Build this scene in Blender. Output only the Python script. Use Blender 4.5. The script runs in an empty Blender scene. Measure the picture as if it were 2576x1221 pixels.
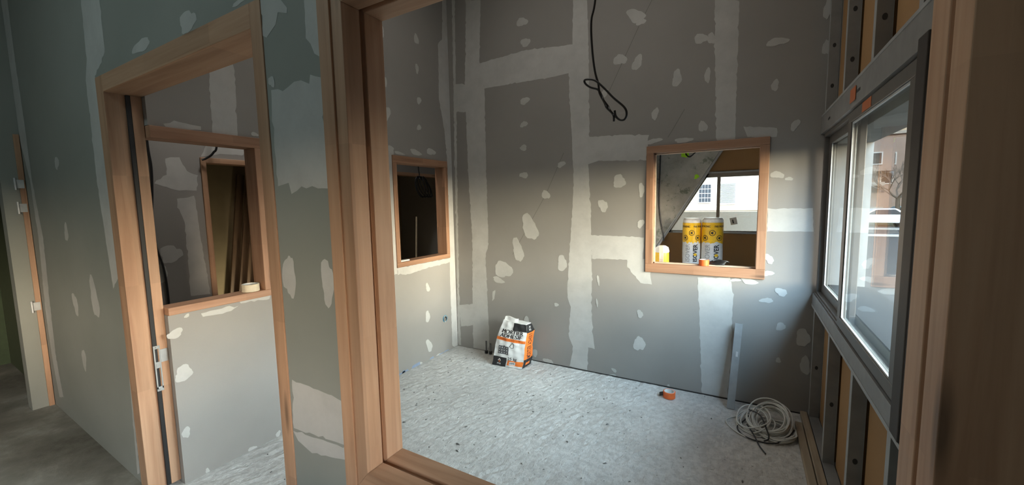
import bpy, math, random
from mathutils import Vector, Matrix

S = bpy.context.scene
COL = S.collection
R = math.radians
rnd = random.Random(7)

# ------------------------------------------------------------------ camera
F_PX, YAW, PITCH, ROLL = 1016.77, R(30.096), R(-5.594), R(-1.105)
fw = Vector((-math.sin(YAW) * math.cos(PITCH), math.cos(YAW) * math.cos(PITCH), math.sin(PITCH)))
r0 = Vector((math.cos(YAW), math.sin(YAW), 0))
u0 = r0.cross(fw)
rt = r0 * math.cos(ROLL) + u0 * math.sin(ROLL)
up = rt.cross(fw)
cam_d = bpy.data.cameras.new('camera')
cam = bpy.data.objects.new('camera', cam_d)
COL.objects.link(cam)
cam_d.sensor_fit = 'HORIZONTAL'
cam_d.sensor_width = 36.0
cam_d.lens = F_PX * 36.0 / 2576
cam_d.clip_start = 0.02
cam_d.clip_end = 500
M = Matrix((rt, up, -fw)).transposed().to_4x4()
M.translation = Vector((0, 0, 1.5))
cam.matrix_world = M
S.camera = cam

# ------------------------------------------------------------------ view, sky, sun
S.view_settings.view_transform = 'Standard'
S.view_settings.look = 'None'
S.view_settings.exposure = 0.0
S.view_settings.gamma = 1.0
S.view_settings.use_curve_mapping = False
try:
    S.cycles.max_bounces = 12
    S.cycles.diffuse_bounces = 7
    S.cycles.glossy_bounces = 5
    S.cycles.transparent_max_bounces = 16
    S.cycles.sample_clamp_indirect = 6.0
    S.cycles.caustics_reflective = False
    S.cycles.caustics_refractive = False
except Exception:
    pass

W = bpy.data.worlds.new('sky')
S.world = W
W.use_nodes = True
nt = W.node_tree
nt.nodes.clear()
n_out = nt.nodes.new('ShaderNodeOutputWorld')
n_bg = nt.nodes.new('ShaderNodeBackground')
n_tc = nt.nodes.new('ShaderNodeTexCoord')
n_sep = nt.nodes.new('ShaderNodeSeparateXYZ')
n_ramp = nt.nodes.new('ShaderNodeValToRGB')
nt.links.new(n_tc.outputs['Generated'], n_sep.inputs[0])
nt.links.new(n_sep.outputs['Z'], n_ramp.inputs[0])
nt.links.new(n_ramp.outputs[0], n_bg.inputs['Color'])
nt.links.new(n_bg.outputs[0], n_out.inputs['Surface'])
n_bg.inputs['Strength'].default_value = SKY_STRENGTH = 1.3
er = n_ramp.color_ramp
er.elements[0].position = 0.0
er.elements[0].color = (0.10, 0.09, 0.08, 1)
er.elements[1].position = 1.0
er.elements[1].color = (0.30, 0.52, 1.0, 1)
for pos, c in ((0.03, (0.9, 0.72, 0.5)), (0.12, (1.0, 0.85, 0.66)), (0.25, (0.62, 0.78, 1.0))):
    e = er.elements.new(pos)
    e.color = (*c, 1)


def sun(name, direction, energy, colour, angle):
    d = bpy.data.lights.new(name, 'SUN')
    d.energy = energy
    d.color = colour
    d.angle = R(angle)
    o = bpy.data.objects.new(name, d)
    COL.objects.link(o)
    o.rotation_euler = Vector(direction).to_track_quat('-Z', 'Y').to_euler()
    return o


sun('sun', (0.22, 0.9, -0.42), 3.2, (1.0, 0.86, 0.68), 1.0)


def daylight(name, azim, elev, energy, colour, angle):
    """Light of one stretch of the sky coming in through the facade windows (travelling towards -X)."""
    a, e = R(azim), R(elev)
    return sun(name, (-math.cos(a) * math.cos(e), math.sin(a) * math.cos(e), -math.sin(e)), energy, colour, angle)


# bright warm sky low over the street, cooler sky higher up
for az, en in ((-35, 1.2), (-15, 2.0), (5, 2.9), (17, 3.6), (30, 2.0), (46, 2.0)):
    daylight('low_sky', az, 5.5, en, (1.0, 0.83, 0.62), 11)
for az, en in ((2, 2.6), (18, 2.7), (33, 1.7), (50, 1.2)):
    daylight('middle_sky', az, 14.5, en, (1.0, 0.92, 0.82), 15)
for az, en in ((-40, 1.8), (-20, 3.0)):
    daylight('middle_sky', az, 15, en, (0.82, 0.92, 1.0), 15)
for az, en in ((-28, 2.6), (3, 3.6), (25, 3.6)):
    daylight('high_sky', az, 26, en, (0.84, 0.93, 0.98), 22)
for az, en in ((-35, 2.6), (3, 3.2), (30, 3.0)):
    daylight('upper_sky', az, 40, en, (0.68, 0.85, 1.0), 28)
for az, el, en in ((48, 24, 2.4), (56, 38, 3.6), (72, 40, 6.0)):
    daylight('blue_sky', az, el, en, (0.50, 0.73, 1.0), 26)

# cool fill light added out of view to lift the dim corridor
ld = bpy.data.lights.new('corridor_fill', 'AREA')
ld.shape = 'RECTANGLE'
ld.size, ld.size_y = 1.2, 0.3
ld.energy = 17.0
ld.color = (0.70, 0.96, 1.0)
lo = bpy.data.objects.new('corridor_fill', ld)
COL.objects.link(lo)
lo.location = (-2.2, -1.0, 3.5)
# wide unseen fill added under the ceiling to lift the room's dark parts
ld = bpy.data.lights.new('room_fill', 'AREA')
ld.shape = 'RECTANGLE'
ld.size, ld.size_y = 1.6, 1.2
ld.energy = 12.5
ld.color = (1.0, 0.95, 0.88)
lo = bpy.data.objects.new('room_fill', ld)
COL.objects.link(lo)
lo.location = (-1.1, 1.95, 3.62)
# added fill, out of view, brightening the narrow space behind the left wall
ld = bpy.data.lights.new('alley_fill', 'AREA')
ld.shape = 'DISK'
ld.size = 0.3
ld.energy = 18.0
ld.color = (1.0, 0.97, 0.92)
lo = bpy.data.objects.new('alley_fill', ld)
COL.objects.link(lo)
lo.location = (-2.95, 1.75, 3.5)
# hidden warm light added low in the store to brighten its wall
ld = bpy.data.lights.new('store_fill', 'AREA')
ld.shape = 'RECTANGLE'
ld.size, ld.size_y = 0.25, 0.15
ld.energy = 6.0
ld.color = (1.0, 0.86, 0.58)
lo = bpy.data.objects.new('store_fill', ld)
COL.objects.link(lo)
lo.location = (-4.0, 2.45, 0.35)
lo.rotation_euler = (0, R(75), R(25))

# ------------------------------------------------------------------ mesh helpers


class MB:
    def __init__(s):
        s.v, s.f, s.m = [], [], []

    def add(s, vs, fs, mi=0):
        b = len(s.v)
        s.v += [tuple(p) for p in vs]
        s.f += [tuple(i + b for i in f) for f in fs]
        s.m += [mi] * len(fs)
        return s

    def box(s, x0, x1, y0, y1, z0, z1, mi=0):
        vs = [(x, y, z) for z in (z0, z1) for y in (y0, y1) for x in (x0, x1)]
        return s.add(vs, [(0, 2, 3, 1), (4, 5, 7, 6), (0, 1, 5, 4), (2, 6, 7, 3), (0, 4, 6, 2), (1, 3, 7, 5)], mi)

    def hexa(s, p, mi=0):
        return s.add(p, [(0, 3, 2, 1), (4, 5, 6, 7), (0, 1, 5, 4), (1, 2, 6, 5), (2, 3, 7, 6), (3, 0, 4, 7)], mi)

    def bar(s, a, b, w, h, upv=(0, 0, 1), mi=0):
        a, b = Vector(a), Vector(b)
        d = (b - a).normalized()
        x = d.cross(Vector(upv)).normalized()
        y = x.cross(d).normalized()
        q = []
        for p in (a, b):
            for sx, sy in ((-1, -1), (1, -1), (1, 1), (-1, 1)):
                q.append(p + x * sx * w / 2 + y * sy * h / 2)
        return s.hexa(q, mi)

    def tube(s, pts, r, n=8, mi=0, closed=False):
        P = [Vector(p) for p in pts]
        rr = r if isinstance(r, (list, tuple)) else [r] * len(P)
        k = len(P)
        vs, fs = [], []
        ref = None
        for i, p in enumerate(P):
            a = P[(i - 1) % k] if (closed or i > 0) else P[i]
            b = P[(i + 1) % k] if (closed or i < k - 1) else P[i]
            d = (b - a)
            d = d.normalized() if d.length > 1e-9 else Vector((0, 0, 1))
            if ref is None:
                ref = d.orthogonal().normalized()
            ref = (ref - d * ref.dot(d))
            ref = ref.normalized() if ref.length > 1e-6 else d.orthogonal().normalized()
            q = d.cross(ref)
            for j in range(n):
                t = 2 * math.pi * j / n
                vs.append(p + (ref * math.cos(t) + q * math.sin(t)) * rr[i])
        for i in range(k if closed else k - 1):
            i2 = (i + 1) % k
            for j in range(n):
                j2 = (j + 1) % n
                fs.append((i * n + j, i * n + j2, i2 * n + j2, i2 * n + j))
        if not closed:
            fs.append(tuple(reversed(range(n))))
            fs.append(tuple((k - 1) * n + j for j in range(n)))
        return s.add(vs, fs, mi)

    def lathe(s, prof, c=(0, 0, 0), n=32, mat=None, mi=0, closed=False):
        vs, fs = [], []
        k = len(prof)
        for (r, z) in prof:
            for j in range(n):
                t = 2 * math.pi * j / n
                p = Vector((r * math.cos(t), r * math.sin(t), z))
                if mat is not None:
                    p = mat @ p
                vs.append(p + Vector(c))
        for i in range(k if closed else k - 1):
            i2 = (i + 1) % k
            for j in range(n):
                j2 = (j + 1) % n
                fs.append((i * n + j, i * n + j2, i2 * n + j2, i2 * n + j))
        if not closed:
            fs.append(tuple(reversed(range(n))))
            fs.append(tuple((k - 1) * n + j for j in range(n)))
        return s.add(vs, fs, mi)

    def obj(s, name, mats, parent=None, smooth=False, bevel=0.0, origin=None):
        if not isinstance(mats, (list, tuple)):
            mats = [mats]
        if parent is not None:
            q, o = parent, Vector((0, 0, 0))
            while q is not None:
                o = o + q.location
                q = q.parent
        elif origin is not None:
            o = Vector(origin)
        else:
            xs, ys, zs = zip(*s.v)
            o = Vector(((min(xs) + max(xs)) / 2, (min(ys) + max(ys)) / 2, min(zs)))
        me = bpy.data.meshes.new(name)
        me.from_pydata([tuple(Vector(p) - o) for p in s.v], [], s.f)
        for m in mats:
            me.materials.append(m)
        me.polygons.foreach_set('material_index', s.m)
        if smooth:
            me.polygons.foreach_set('use_smooth', [True] * len(me.polygons))
            try:
                me.set_sharp_from_angle(angle=R(40))
            except Exception:
                pass
        me.update()
        ob = bpy.data.objects.new(name, me)
        COL.objects.link(ob)
        if parent is not None:
            ob.parent = parent
        else:
            ob.location = o
        if bevel:
            b = ob.modifiers.new('edge', 'BEVEL')
            b.width = bevel
            b.segments = 2
            b.limit_method = 'ANGLE'
        return ob


def thing(name, label, cat, loc, group=None):
    o = bpy.data.objects.new(name, None)
    o.empty_display_size = 0.1
    COL.objects.link(o)
    o.location = loc
    return tag(o, label, cat, group)


def tag(o, label, cat, group=None, kind=None):
    o['label'] = label
    o['category'] = cat
    if group:
        o['group'] = group
    if kind:
        o['kind'] = kind
    return o


def struct(o, label=None, cat=None):
    o['kind'] = 'structure'
    if label:
        o['label'] = label
    if cat:
        o['category'] = cat
    return o


def frame_root(name, label, loc, cat='window'):
    o = bpy.data.objects.new(name, None)
    COL.objects.link(o)
    o.location = loc
    return struct(o, label, cat)


def wall_mesh(axis, p0, p1, u0_, u1_, z0, z1, holes, mb=None):
    """A slab between planes p0 and p1 of one axis, with rectangular holes cut through it."""
    mb = mb or MB()
    us = sorted({u0_, u1_} | {h[0] for h in holes} | {h[1] for h in holes})
    zs = sorted({z0, z1} | {h[2] for h in holes} | {h[3] for h in holes})
    us = [a for a in us if u0_ <= a <= u1_]
    zs = [a for a in zs if z0 <= a <= z1]

    def solid(i, j):
        if i < 0 or j < 0 or i >= len(us) - 1 or j >= len(zs) - 1:
            return False
        cu, cz = (us[i] + us[i + 1]) / 2, (zs[j] + zs[j + 1]) / 2
        return not any(h[0] < cu < h[1] and h[2] < cz < h[3] for h in holes)

    def P(p, u, z):
        return (p, u, z) if axis == 0 else (u, p, z)
    for i in range(len(us) - 1):
        for j in range(len(zs) - 1):
            if not solid(i, j):
                continue
            a, b, c, d = us[i], us[i + 1], zs[j], zs[j + 1]
            mb.add([P(p0, a, c), P(p0, b, c), P(p0, b, d), P(p0, a, d)], [(0, 1, 2, 3)])
            mb.add([P(p1, a, c), P(p1, b, c), P(p1, b, d), P(p1, a, d)], [(3, 2, 1, 0)])
            for ni, nj, e in ((i - 1, j, (a, c, a, d)), (i + 1, j, (b, c, b, d)), (i, j - 1, (a, c, b, c)), (i, j + 1, (a, d, b, d))):
                if not solid(ni, nj):
                    mb.add([P(p0, e[0], e[1]), P(p0, e[2], e[3]), P(p1, e[2], e[3]), P(p1, e[0], e[1])], [(0, 1, 2, 3)])
    return mb


def ragged(poly, amp, step=0.035, seed=0):
    q = random.Random(seed)
    out = []
    n = len(poly)
    for i in range(n):
        a, b = poly[i], poly[(i + 1) % n]
        L = math.hypot(b[0] - a[0], b[1] - a[1])
        k = max(1, int(L / step))
        for j in range(k):
            t = j / k
            am = amp * (0.25 + q.random() ** 3 * 1.8)
            out.append((a[0] + (b[0] - a[0]) * t + q.uniform(-am, am), a[1] + (b[1] - a[1]) * t + q.uniform(-am, am)))
    return out


def blob(cu, cz, ru, rz, seed):
    q = random.Random(seed)
    n = 26
    ph, sk = q.uniform(0, 6), q.uniform(-0.35, 0.35)
    out = []
    for i in range(n):
        t = 2 * math.pi * i / n
        k = 1 + 0.16 * math.sin(2 * t + ph) + 0.12 * math.sin(3 * t + ph * 2) + q.uniform(-0.045, 0.045) + 0.05 * math.sin(7 * t + ph)
        x, y = math.cos(t) * k, math.sin(t) * k
        out.append((cu + ru * (x + sk * y), cz + rz * y))
    return out


def smear(mb, axis, plane, sign, key, mi, zmin=0.0, amp=0.005, lift=0.0004):
    """Joint compound knifed on a board: bands and screw spots, a thin coat on the wall's own mesh."""
    bands, spots = COMPOUND[key]
    polys = [ragged(b, amp, 0.022, seed=11 * i + len(key)) for i, b in enumerate(bands)] + \
            [blob(*e, seed=31 * i + len(key)) for i, e in enumerate(spots)]
    for k, pl in enumerate(polys):
        pp = plane + sign * (lift + 0.000025 * k)
        pts = [(u, max(z, zmin)) for u, z in pl]
        vs = [(pp, u, z) if axis == 0 else (u, pp, z) for u, z in pts]
        mb.add(vs, [tuple(range(len(vs)))], mi)
    return mb


def smooth_path(pts, sub=8, closed=False):
    P = [Vector(p) for p in pts]
    n = len(P)
    out = []
    rng = n if closed else n - 1
    for i in range(rng):
        p0 = P[(i - 1) % n] if closed or i > 0 else P[0]
        p1, p2 = P[i % n], P[(i + 1) % n]
        p3 = P[(i + 2) % n] if closed or i + 2 < n else P[-1]
        for j in range(sub):
            t = j / sub
            out.append(0.5 * ((2 * p1) + (p2 - p0) * t + (2 * p0 - 5 * p1 + 4 * p2 - p3) * t * t + (3 * p1 - p0 - 3 * p2 + p3) * t ** 3))
    if not closed:
        out.append(P[-1])
    return out


def text_geo(body, bold=0.0):
    c = bpy.data.curves.new('lettering', 'FONT')
    c.body = body
    c.size = 1.0
    c.offset = bold
    c.resolution_u = 3
    o = bpy.data.objects.new('lettering', c)
    COL.objects.link(o)
    dg = bpy.context.evaluated_depsgraph_get()
    me = bpy.data.meshes.new_from_object(o.evaluated_get(dg))
    vs = [tuple(v.co) for v in me.vertices]
    fs = [tuple(p.vertices) for p in me.polygons]
    bpy.data.objects.remove(o)
    bpy.data.meshes.remove(me)
    bpy.data.curves.remove(c)
    x0, x1 = min(v[0] for v in vs), max(v[0] for v in vs)
    y0, y1 = min(v[1] for v in vs), max(v[1] for v in vs)
    return [((v[0] - x0) / (x1 - x0), (v[1] - y0) / (y1 - y0)) for v in vs], fs


# ------------------------------------------------------------------ materials


class NT:
    def __init__(s, name):
        s.mat = bpy.data.materials.new(name)
        s.mat.use_nodes = True
        s.t = s.mat.node_tree
        s.t.nodes.clear()
        s.out = s.t.nodes.new('ShaderNodeOutputMaterial')
        s.b = s.t.nodes.new('ShaderNodeBsdfPrincipled')
        s.t.links.new(s.b.outputs[0], s.out.inputs[0])
        s.pos = s.t.nodes.new('ShaderNodeNewGeometry').outputs['Position']

    def link(s, a, b):
        s.t.links.new(a, b)

    def mapping(s, scale):
        n = s.t.nodes.new('ShaderNodeMapping')
        n.inputs['Scale'].default_value = scale
        s.link(s.pos, n.inputs['Vector'])
        return n.outputs[0]

    def noise(s, scale, vec=None, detail=4, rough=0.55, dist=0.0):
        n = s.t.nodes.new('ShaderNodeTexNoise')
        n.inputs['Scale'].default_value = scale
        n.inputs['Detail'].default_value = detail
        n.inputs['Roughness'].default_value = rough
        n.inputs['Distortion'].default_value = dist
        s.link(vec or s.pos, n.inputs['Vector'])
        return n.outputs['Fac']

    def ramp(s, fac, stops, const=False):
        n = s.t.nodes.new('ShaderNodeValToRGB')
        el = n.color_ramp.elements
        while len(el) < len(stops):
            el.new(0.5)
        for e, (p, c) in zip(el, stops):
            e.position = p
            e.color = (*c, 1) if isinstance(c, (tuple, list)) else (c, c, c, 1)
        if const:
            n.color_ramp.interpolation = 'CONSTANT'
        s.link(fac, n.inputs[0])
        return n.outputs[0]

    def mix(s, fac, a, b, mode='MIX'):
        n = s.t.nodes.new('ShaderNodeMix')
        n.data_type = 'RGBA'
        n.blend_type = mode
        for k, v in ((0, fac), (6, a), (7, b)):
            if hasattr(v, 'is_linked') or hasattr(v, 'links'):
                s.link(v, n.inputs[k])
            else:
                n.inputs[k].default_value = v if k == 0 else (*v, 1)
        return n.outputs[2]

    def math(s, op, a, b=0.0):
        n = s.t.nodes.new('ShaderNodeMath')
        n.operation = op
        for k, v in ((0, a), (1, b)):
            if hasattr(v, 'links'):
                s.link(v, n.inputs[k])
            else:
                n.inputs[k].default_value = v
        return n.outputs[0]

    def set(s, colour=None, rough=0.6, metal=0.0, spec=None):
        if colour is not None:
            if hasattr(colour, 'links'):
                s.link(colour, s.b.inputs['Base Color'])
            else:
                s.b.inputs['Base Color'].default_value = (*colour, 1)
        s.b.inputs['Roughness'].default_value = rough
        s.b.inputs['Metallic'].default_value = metal
        if spec is not None:
            s.b.inputs['Specular IOR Level'].default_value = spec
        return s

    def bump(s, h, strength=0.3, dist=0.01):
        n = s.t.nodes.new('ShaderNodeBump')
        n.inputs['Strength'].default_value = strength
        n.inputs['Distance'].default_value = dist
        s.link(h, n.inputs['Height'])
        s.link(n.outputs[0], s.b.inputs['Normal'])
        return s


def plain(name, c, rough=0.6, metal=0.0, var=0.08, scale=30, bump=0.0):
    m = NT(name)
    f = m.noise(scale)
    lo_ = tuple(x * (1 - var) for x in c)
    hi_ = tuple(min(1, x * (1 + var)) for x in c)
    m.set(m.ramp(f, [(0.3, lo_), (0.7, hi_)]), rough, metal)
    if bump:
        m.bump(f, bump, 0.004)
    return m.mat


def wood(name, axis, base, light, dark, plank=0.55, rough=0.55):
    m = NT(name)
    sc = [22, 22, 22]
    sc[axis] = 1.3
    g1 = m.noise(1.0, m.mapping(sc), 5, 0.6, 0.6)
    sc2 = [160, 160, 160]
    sc2[axis] = 5
    g2 = m.noise(1.0, m.mapping(sc2), 3, 0.5)
    col = m.ramp(g1, [(0.3, dark), (0.48, base), (0.7, light)])
    col = m.mix(m.math('MULTIPLY', g2, 0.35), col, tuple(x * 0.72 for x in base))
    # finger joined lengths of slightly different tone
    sep = m.t.nodes.new('ShaderNodeSeparateXYZ')
    m.link(m.pos, sep.inputs[0])
    oth = [a for a in (0, 1, 2) if a != axis]
    fl = m.math('FLOOR', m.math('DIVIDE', m.math('ADD', sep.outputs[axis], 7.13), plank))
    side = m.math('FLOOR', m.math('DIVIDE', m.math('ADD', sep.outputs[oth[0]], sep.outputs[oth[1]]), 0.06))
    wn = m.t.nodes.new('ShaderNodeTexWhiteNoise')
    wn.noise_dimensions = '2D'
    cmb = m.t.nodes.new('ShaderNodeCombineXYZ')
    m.link(fl, cmb.inputs[0])
    m.link(side, cmb.inputs[1])
    m.link(cmb.outputs[0], wn.inputs['Vector'])
    tone = m.ramp(wn.outputs['Value'], [(0.0, 0.86), (1.0, 1.08)])
    col = m.mix(1.0, col, tone, 'MULTIPLY')
    # small knots
    vo = m.t.nodes.new('ShaderNodeTexVoronoi')
    scv = [9, 9, 9]
    scv[axis] = 1.6
    vo.inputs['Scale'].default_value = 1.0
    m.link(m.mapping(scv), vo.inputs['Vector'])
    kn = m.ramp(vo.outputs['Distance'], [(0.06, 0.45), (0.15, 1.0)])
    col = m.mix(1.0, col, kn, 'MULTIPLY')
    m.set(col, rough)
    m.bump(g2, 0.08, 0.002)
    return m.mat


PINK, PINKL, PINKD = (0.47, 0.275, 0.165), (0.55, 0.34, 0.215), (0.37, 0.195, 0.11)
WX, WY, WZ = (wood('beech_along_' + n, a, PINK, PINKL, PINKD) for n, a in (('x', 0), ('y', 1), ('z', 2)))
RX, RY, RZ = (wood('red_beech_along_' + n, a, (0.37, 0.20, 0.118), (0.43, 0.25, 0.155), (0.27, 0.13, 0.07), plank=0.4) for n, a in (('x', 0), ('y', 1), ('z', 2)))
GY = wood('grey_timber', 1, (0.34, 0.27, 0.19), (0.42, 0.35, 0.26), (0.22, 0.16, 0.11))

m = NT('plasterboard')
f1, f2 = m.noise(1.4), m.noise(240, detail=2)
col = m.ramp(f1, [(0.3, (0.270, 0.254, 0.236)), (0.7, (0.312, 0.294, 0.272))])
m.set(m.mix(m.math('MULTIPLY', f2, 0.18), col, (0.20, 0.19, 0.185)), 0.75)
BOARD = m.mat

m = NT('green_plasterboard')
f1 = m.noise(1.6)
m.set(m.ramp(f1, [(0.3, (0.245, 0.252, 0.225)), (0.7, (0.285, 0.290, 0.262))]), 0.75)
BOARDG = m.mat

m = NT('joint_compound')
f1, f2 = m.noise(9, detail=6, rough=0.65), m.noise(2.2)
thin = m.ramp(f1, [(0.40, 0.0), (0.66, 0.30)])
col = m.ramp(f2, [(0.3, (0.455, 0.448, 0.425)), (0.7, (0.52, 0.512, 0.488))])
m.set(m.mix(thin, col, (0.33, 0.32, 0.305)), 0.8)
m.bump(f1, 0.15, 0.002)
FILL = m.mat

m = NT('dusty_screed')
f1, f2, f3 = m.noise(3.0, detail=6, rough=0.6), m.noise(26, detail=8, rough=0.72), m.noise(1.1)
sep = m.mapping((60, 22, 40))
f4 = m.noise(1.0, sep, 5, 0.7, 0.4)
col = m.ramp(f1, [(0.3, (0.56, 0.55, 0.525)), (0.7, (0.70, 0.69, 0.665))])
spk = m.ramp(f4, [(0.30, 0.45), (0.40, 1.0)])
col = m.mix(0.75, col, spk, 'MULTIPLY')
col = m.mix(m.ramp(f2, [(0.42, 0.35), (0.56, 0.0)]), col, (0.30, 0.29, 0.28))
m.set(col, 0.9)
hgt = m.math('ADD', m.math('MULTIPLY', f2, 0.8), f4)
m.bump(hgt, 0.55, 0.02)
SCREED = m.mat

m = NT('dirty_screed')
f1, f2 = m.noise(1.6, detail=7, rough=0.62), m.noise(18, detail=6, rough=0.7)
col = m.ramp(f1, [(0.36, (0.10, 0.088, 0.066)), (0.5, (0.20, 0.182, 0.145)), (0.66, (0.40, 0.38, 0.33))])
col = m.mix(m.ramp(f2, [(0.4, 0.4), (0.6, 0.0)]), col, (0.18, 0.165, 0.14))
m.set(col, 0.9)
m.bump(f2, 0.4, 0.01)
DIRTY = m.mat

m = NT('old_concrete')
f1, f2 = m.noise(2.2, detail=8, rough=0.68), m.noise(7, detail=8, rough=0.7)
col = m.ramp(f1, [(0.3, (0.30, 0.29, 0.245)), (0.52, (0.44, 0.43, 0.385)), (0.72, (0.54, 0.525, 0.48))])
col = m.mix(m.ramp(f2, [(0.57, 0.0), (0.64, 0.75)]), col, (0.13, 0.17, 0.115))
m.set(col, 0.9)
m.bump(f2, 0.3, 0.01)
OLD = m.mat

m = NT('wood_fibre_board')
f1, f2 = m.noise(1.2), m.noise(120, detail=3)
col = m.ramp(f1, [(0.3, (0.30, 0.165, 0.065)), (0.7, (0.36, 0.205, 0.085))])
m.set(m.mix(m.math('MULTIPLY', f2, 0.3), col, (0.21, 0.115, 0.045)), 0.85)
FIBRE = m.mat

ZINC = plain('galvanised_steel', (0.36, 0.37, 0.37), 0.5, 0.35, 0.10, 14)
ZINCD = plain('darker_steel', (0.26, 0.26, 0.255), 0.5, 0.35, 0.10, 14)  # darker copy of the galvanised steel, for webs and rails
ALU = plain('taupe_aluminium', (0.135, 0.125, 0.115), 0.42, 0.25, 0.04)
RUBBER = plain('black_rubber', (0.012, 0.011, 0.011), 0.55)
SEAL = plain('dark_seal', (0.035, 0.028, 0.024), 0.6)
BLACKC = plain('black_cable_sheath', (0.012, 0.012, 0.013), 0.4)
WHITEC = plain('white_cable_sheath', (0.60, 0.60, 0.57), 0.5)
CONCRETE = plain('concrete', (0.33, 0.32, 0.30), 0.9, 0, 0.15, 5, 0.2)
CEIL = plain('ceiling_plaster', (0.70, 0.69, 0.67), 0.9)
ORANGE = plain('orange_tape', (0.80, 0.155, 0.035), 0.45)
CREAM = plain('cream_paper_tape', (0.66, 0.57, 0.42), 0.7)
CARD = plain('card_core', (0.50, 0.44, 0.36), 0.8)
WHITEP = plain('white_plastic', (0.72, 0.72, 0.70), 0.4)
PAPERW = plain('white_paper', (0.72, 0.71, 0.69), 0.6, 0, 0.05, 12)
INK = plain('black_print', (0.018, 0.017, 0.018), 0.5)
ORANGEP = plain('orange_print', (0.85, 0.20, 0.03), 0.5)
REDINK = plain('rust_print', (0.30, 0.055, 0.015), 0.5)
YELLOW = plain('yellow_film', (0.88, 0.52, 0.02), 0.3)
FILM = plain('white_film', (0.74, 0.73, 0.69), 0.3)
BLUE = plain('blue_plastic', (0.02, 0.09, 0.19), 0.4)
BLUEL = plain('pale_blue_plastic', (0.05, 0.20, 0.30), 0.4)
GREENSPRAY = plain('green_marker_paint', (0.42, 0.85, 0.03), 0.7)
STICKER = plain('orange_sticker', (0.42, 0.115, 0.035), 0.6)

m = NT('window_glass')
t = m.t
t.nodes.remove(m.b)
geo = t.nodes.new('ShaderNodeNewGeometry')
dot = t.nodes.new('ShaderNodeVectorMath')
dot.operation = 'DOT_PRODUCT'
m.link(geo.outputs['Normal'], dot.inputs[0])
m.link(geo.outputs['Incoming'], dot.inputs[1])
c1 = m.math('SUBTRACT', 1.0, m.math('ABSOLUTE', dot.outputs['Value']))
fr = m.math('ADD', 0.04, m.math('MULTIPLY', m.math('POWER', c1, 5.0), 0.96))
tr = t.nodes.new('ShaderNodeBsdfTransparent')
tr.inputs[0].default_value = (0.93, 0.97, 0.96, 1)
gl = t.nodes.new('ShaderNodeBsdfGlossy')
gl.inputs['Roughness'].default_value = 0.0
mx = t.nodes.new('ShaderNodeMixShader')
m.link(fr, mx.inputs[0])
m.link(tr.outputs[0], mx.inputs[1])
m.link(gl.outputs[0], mx.inputs[2])
m.link(mx.outputs[0], m.out.inputs[0])
GLASS = m.mat

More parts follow.
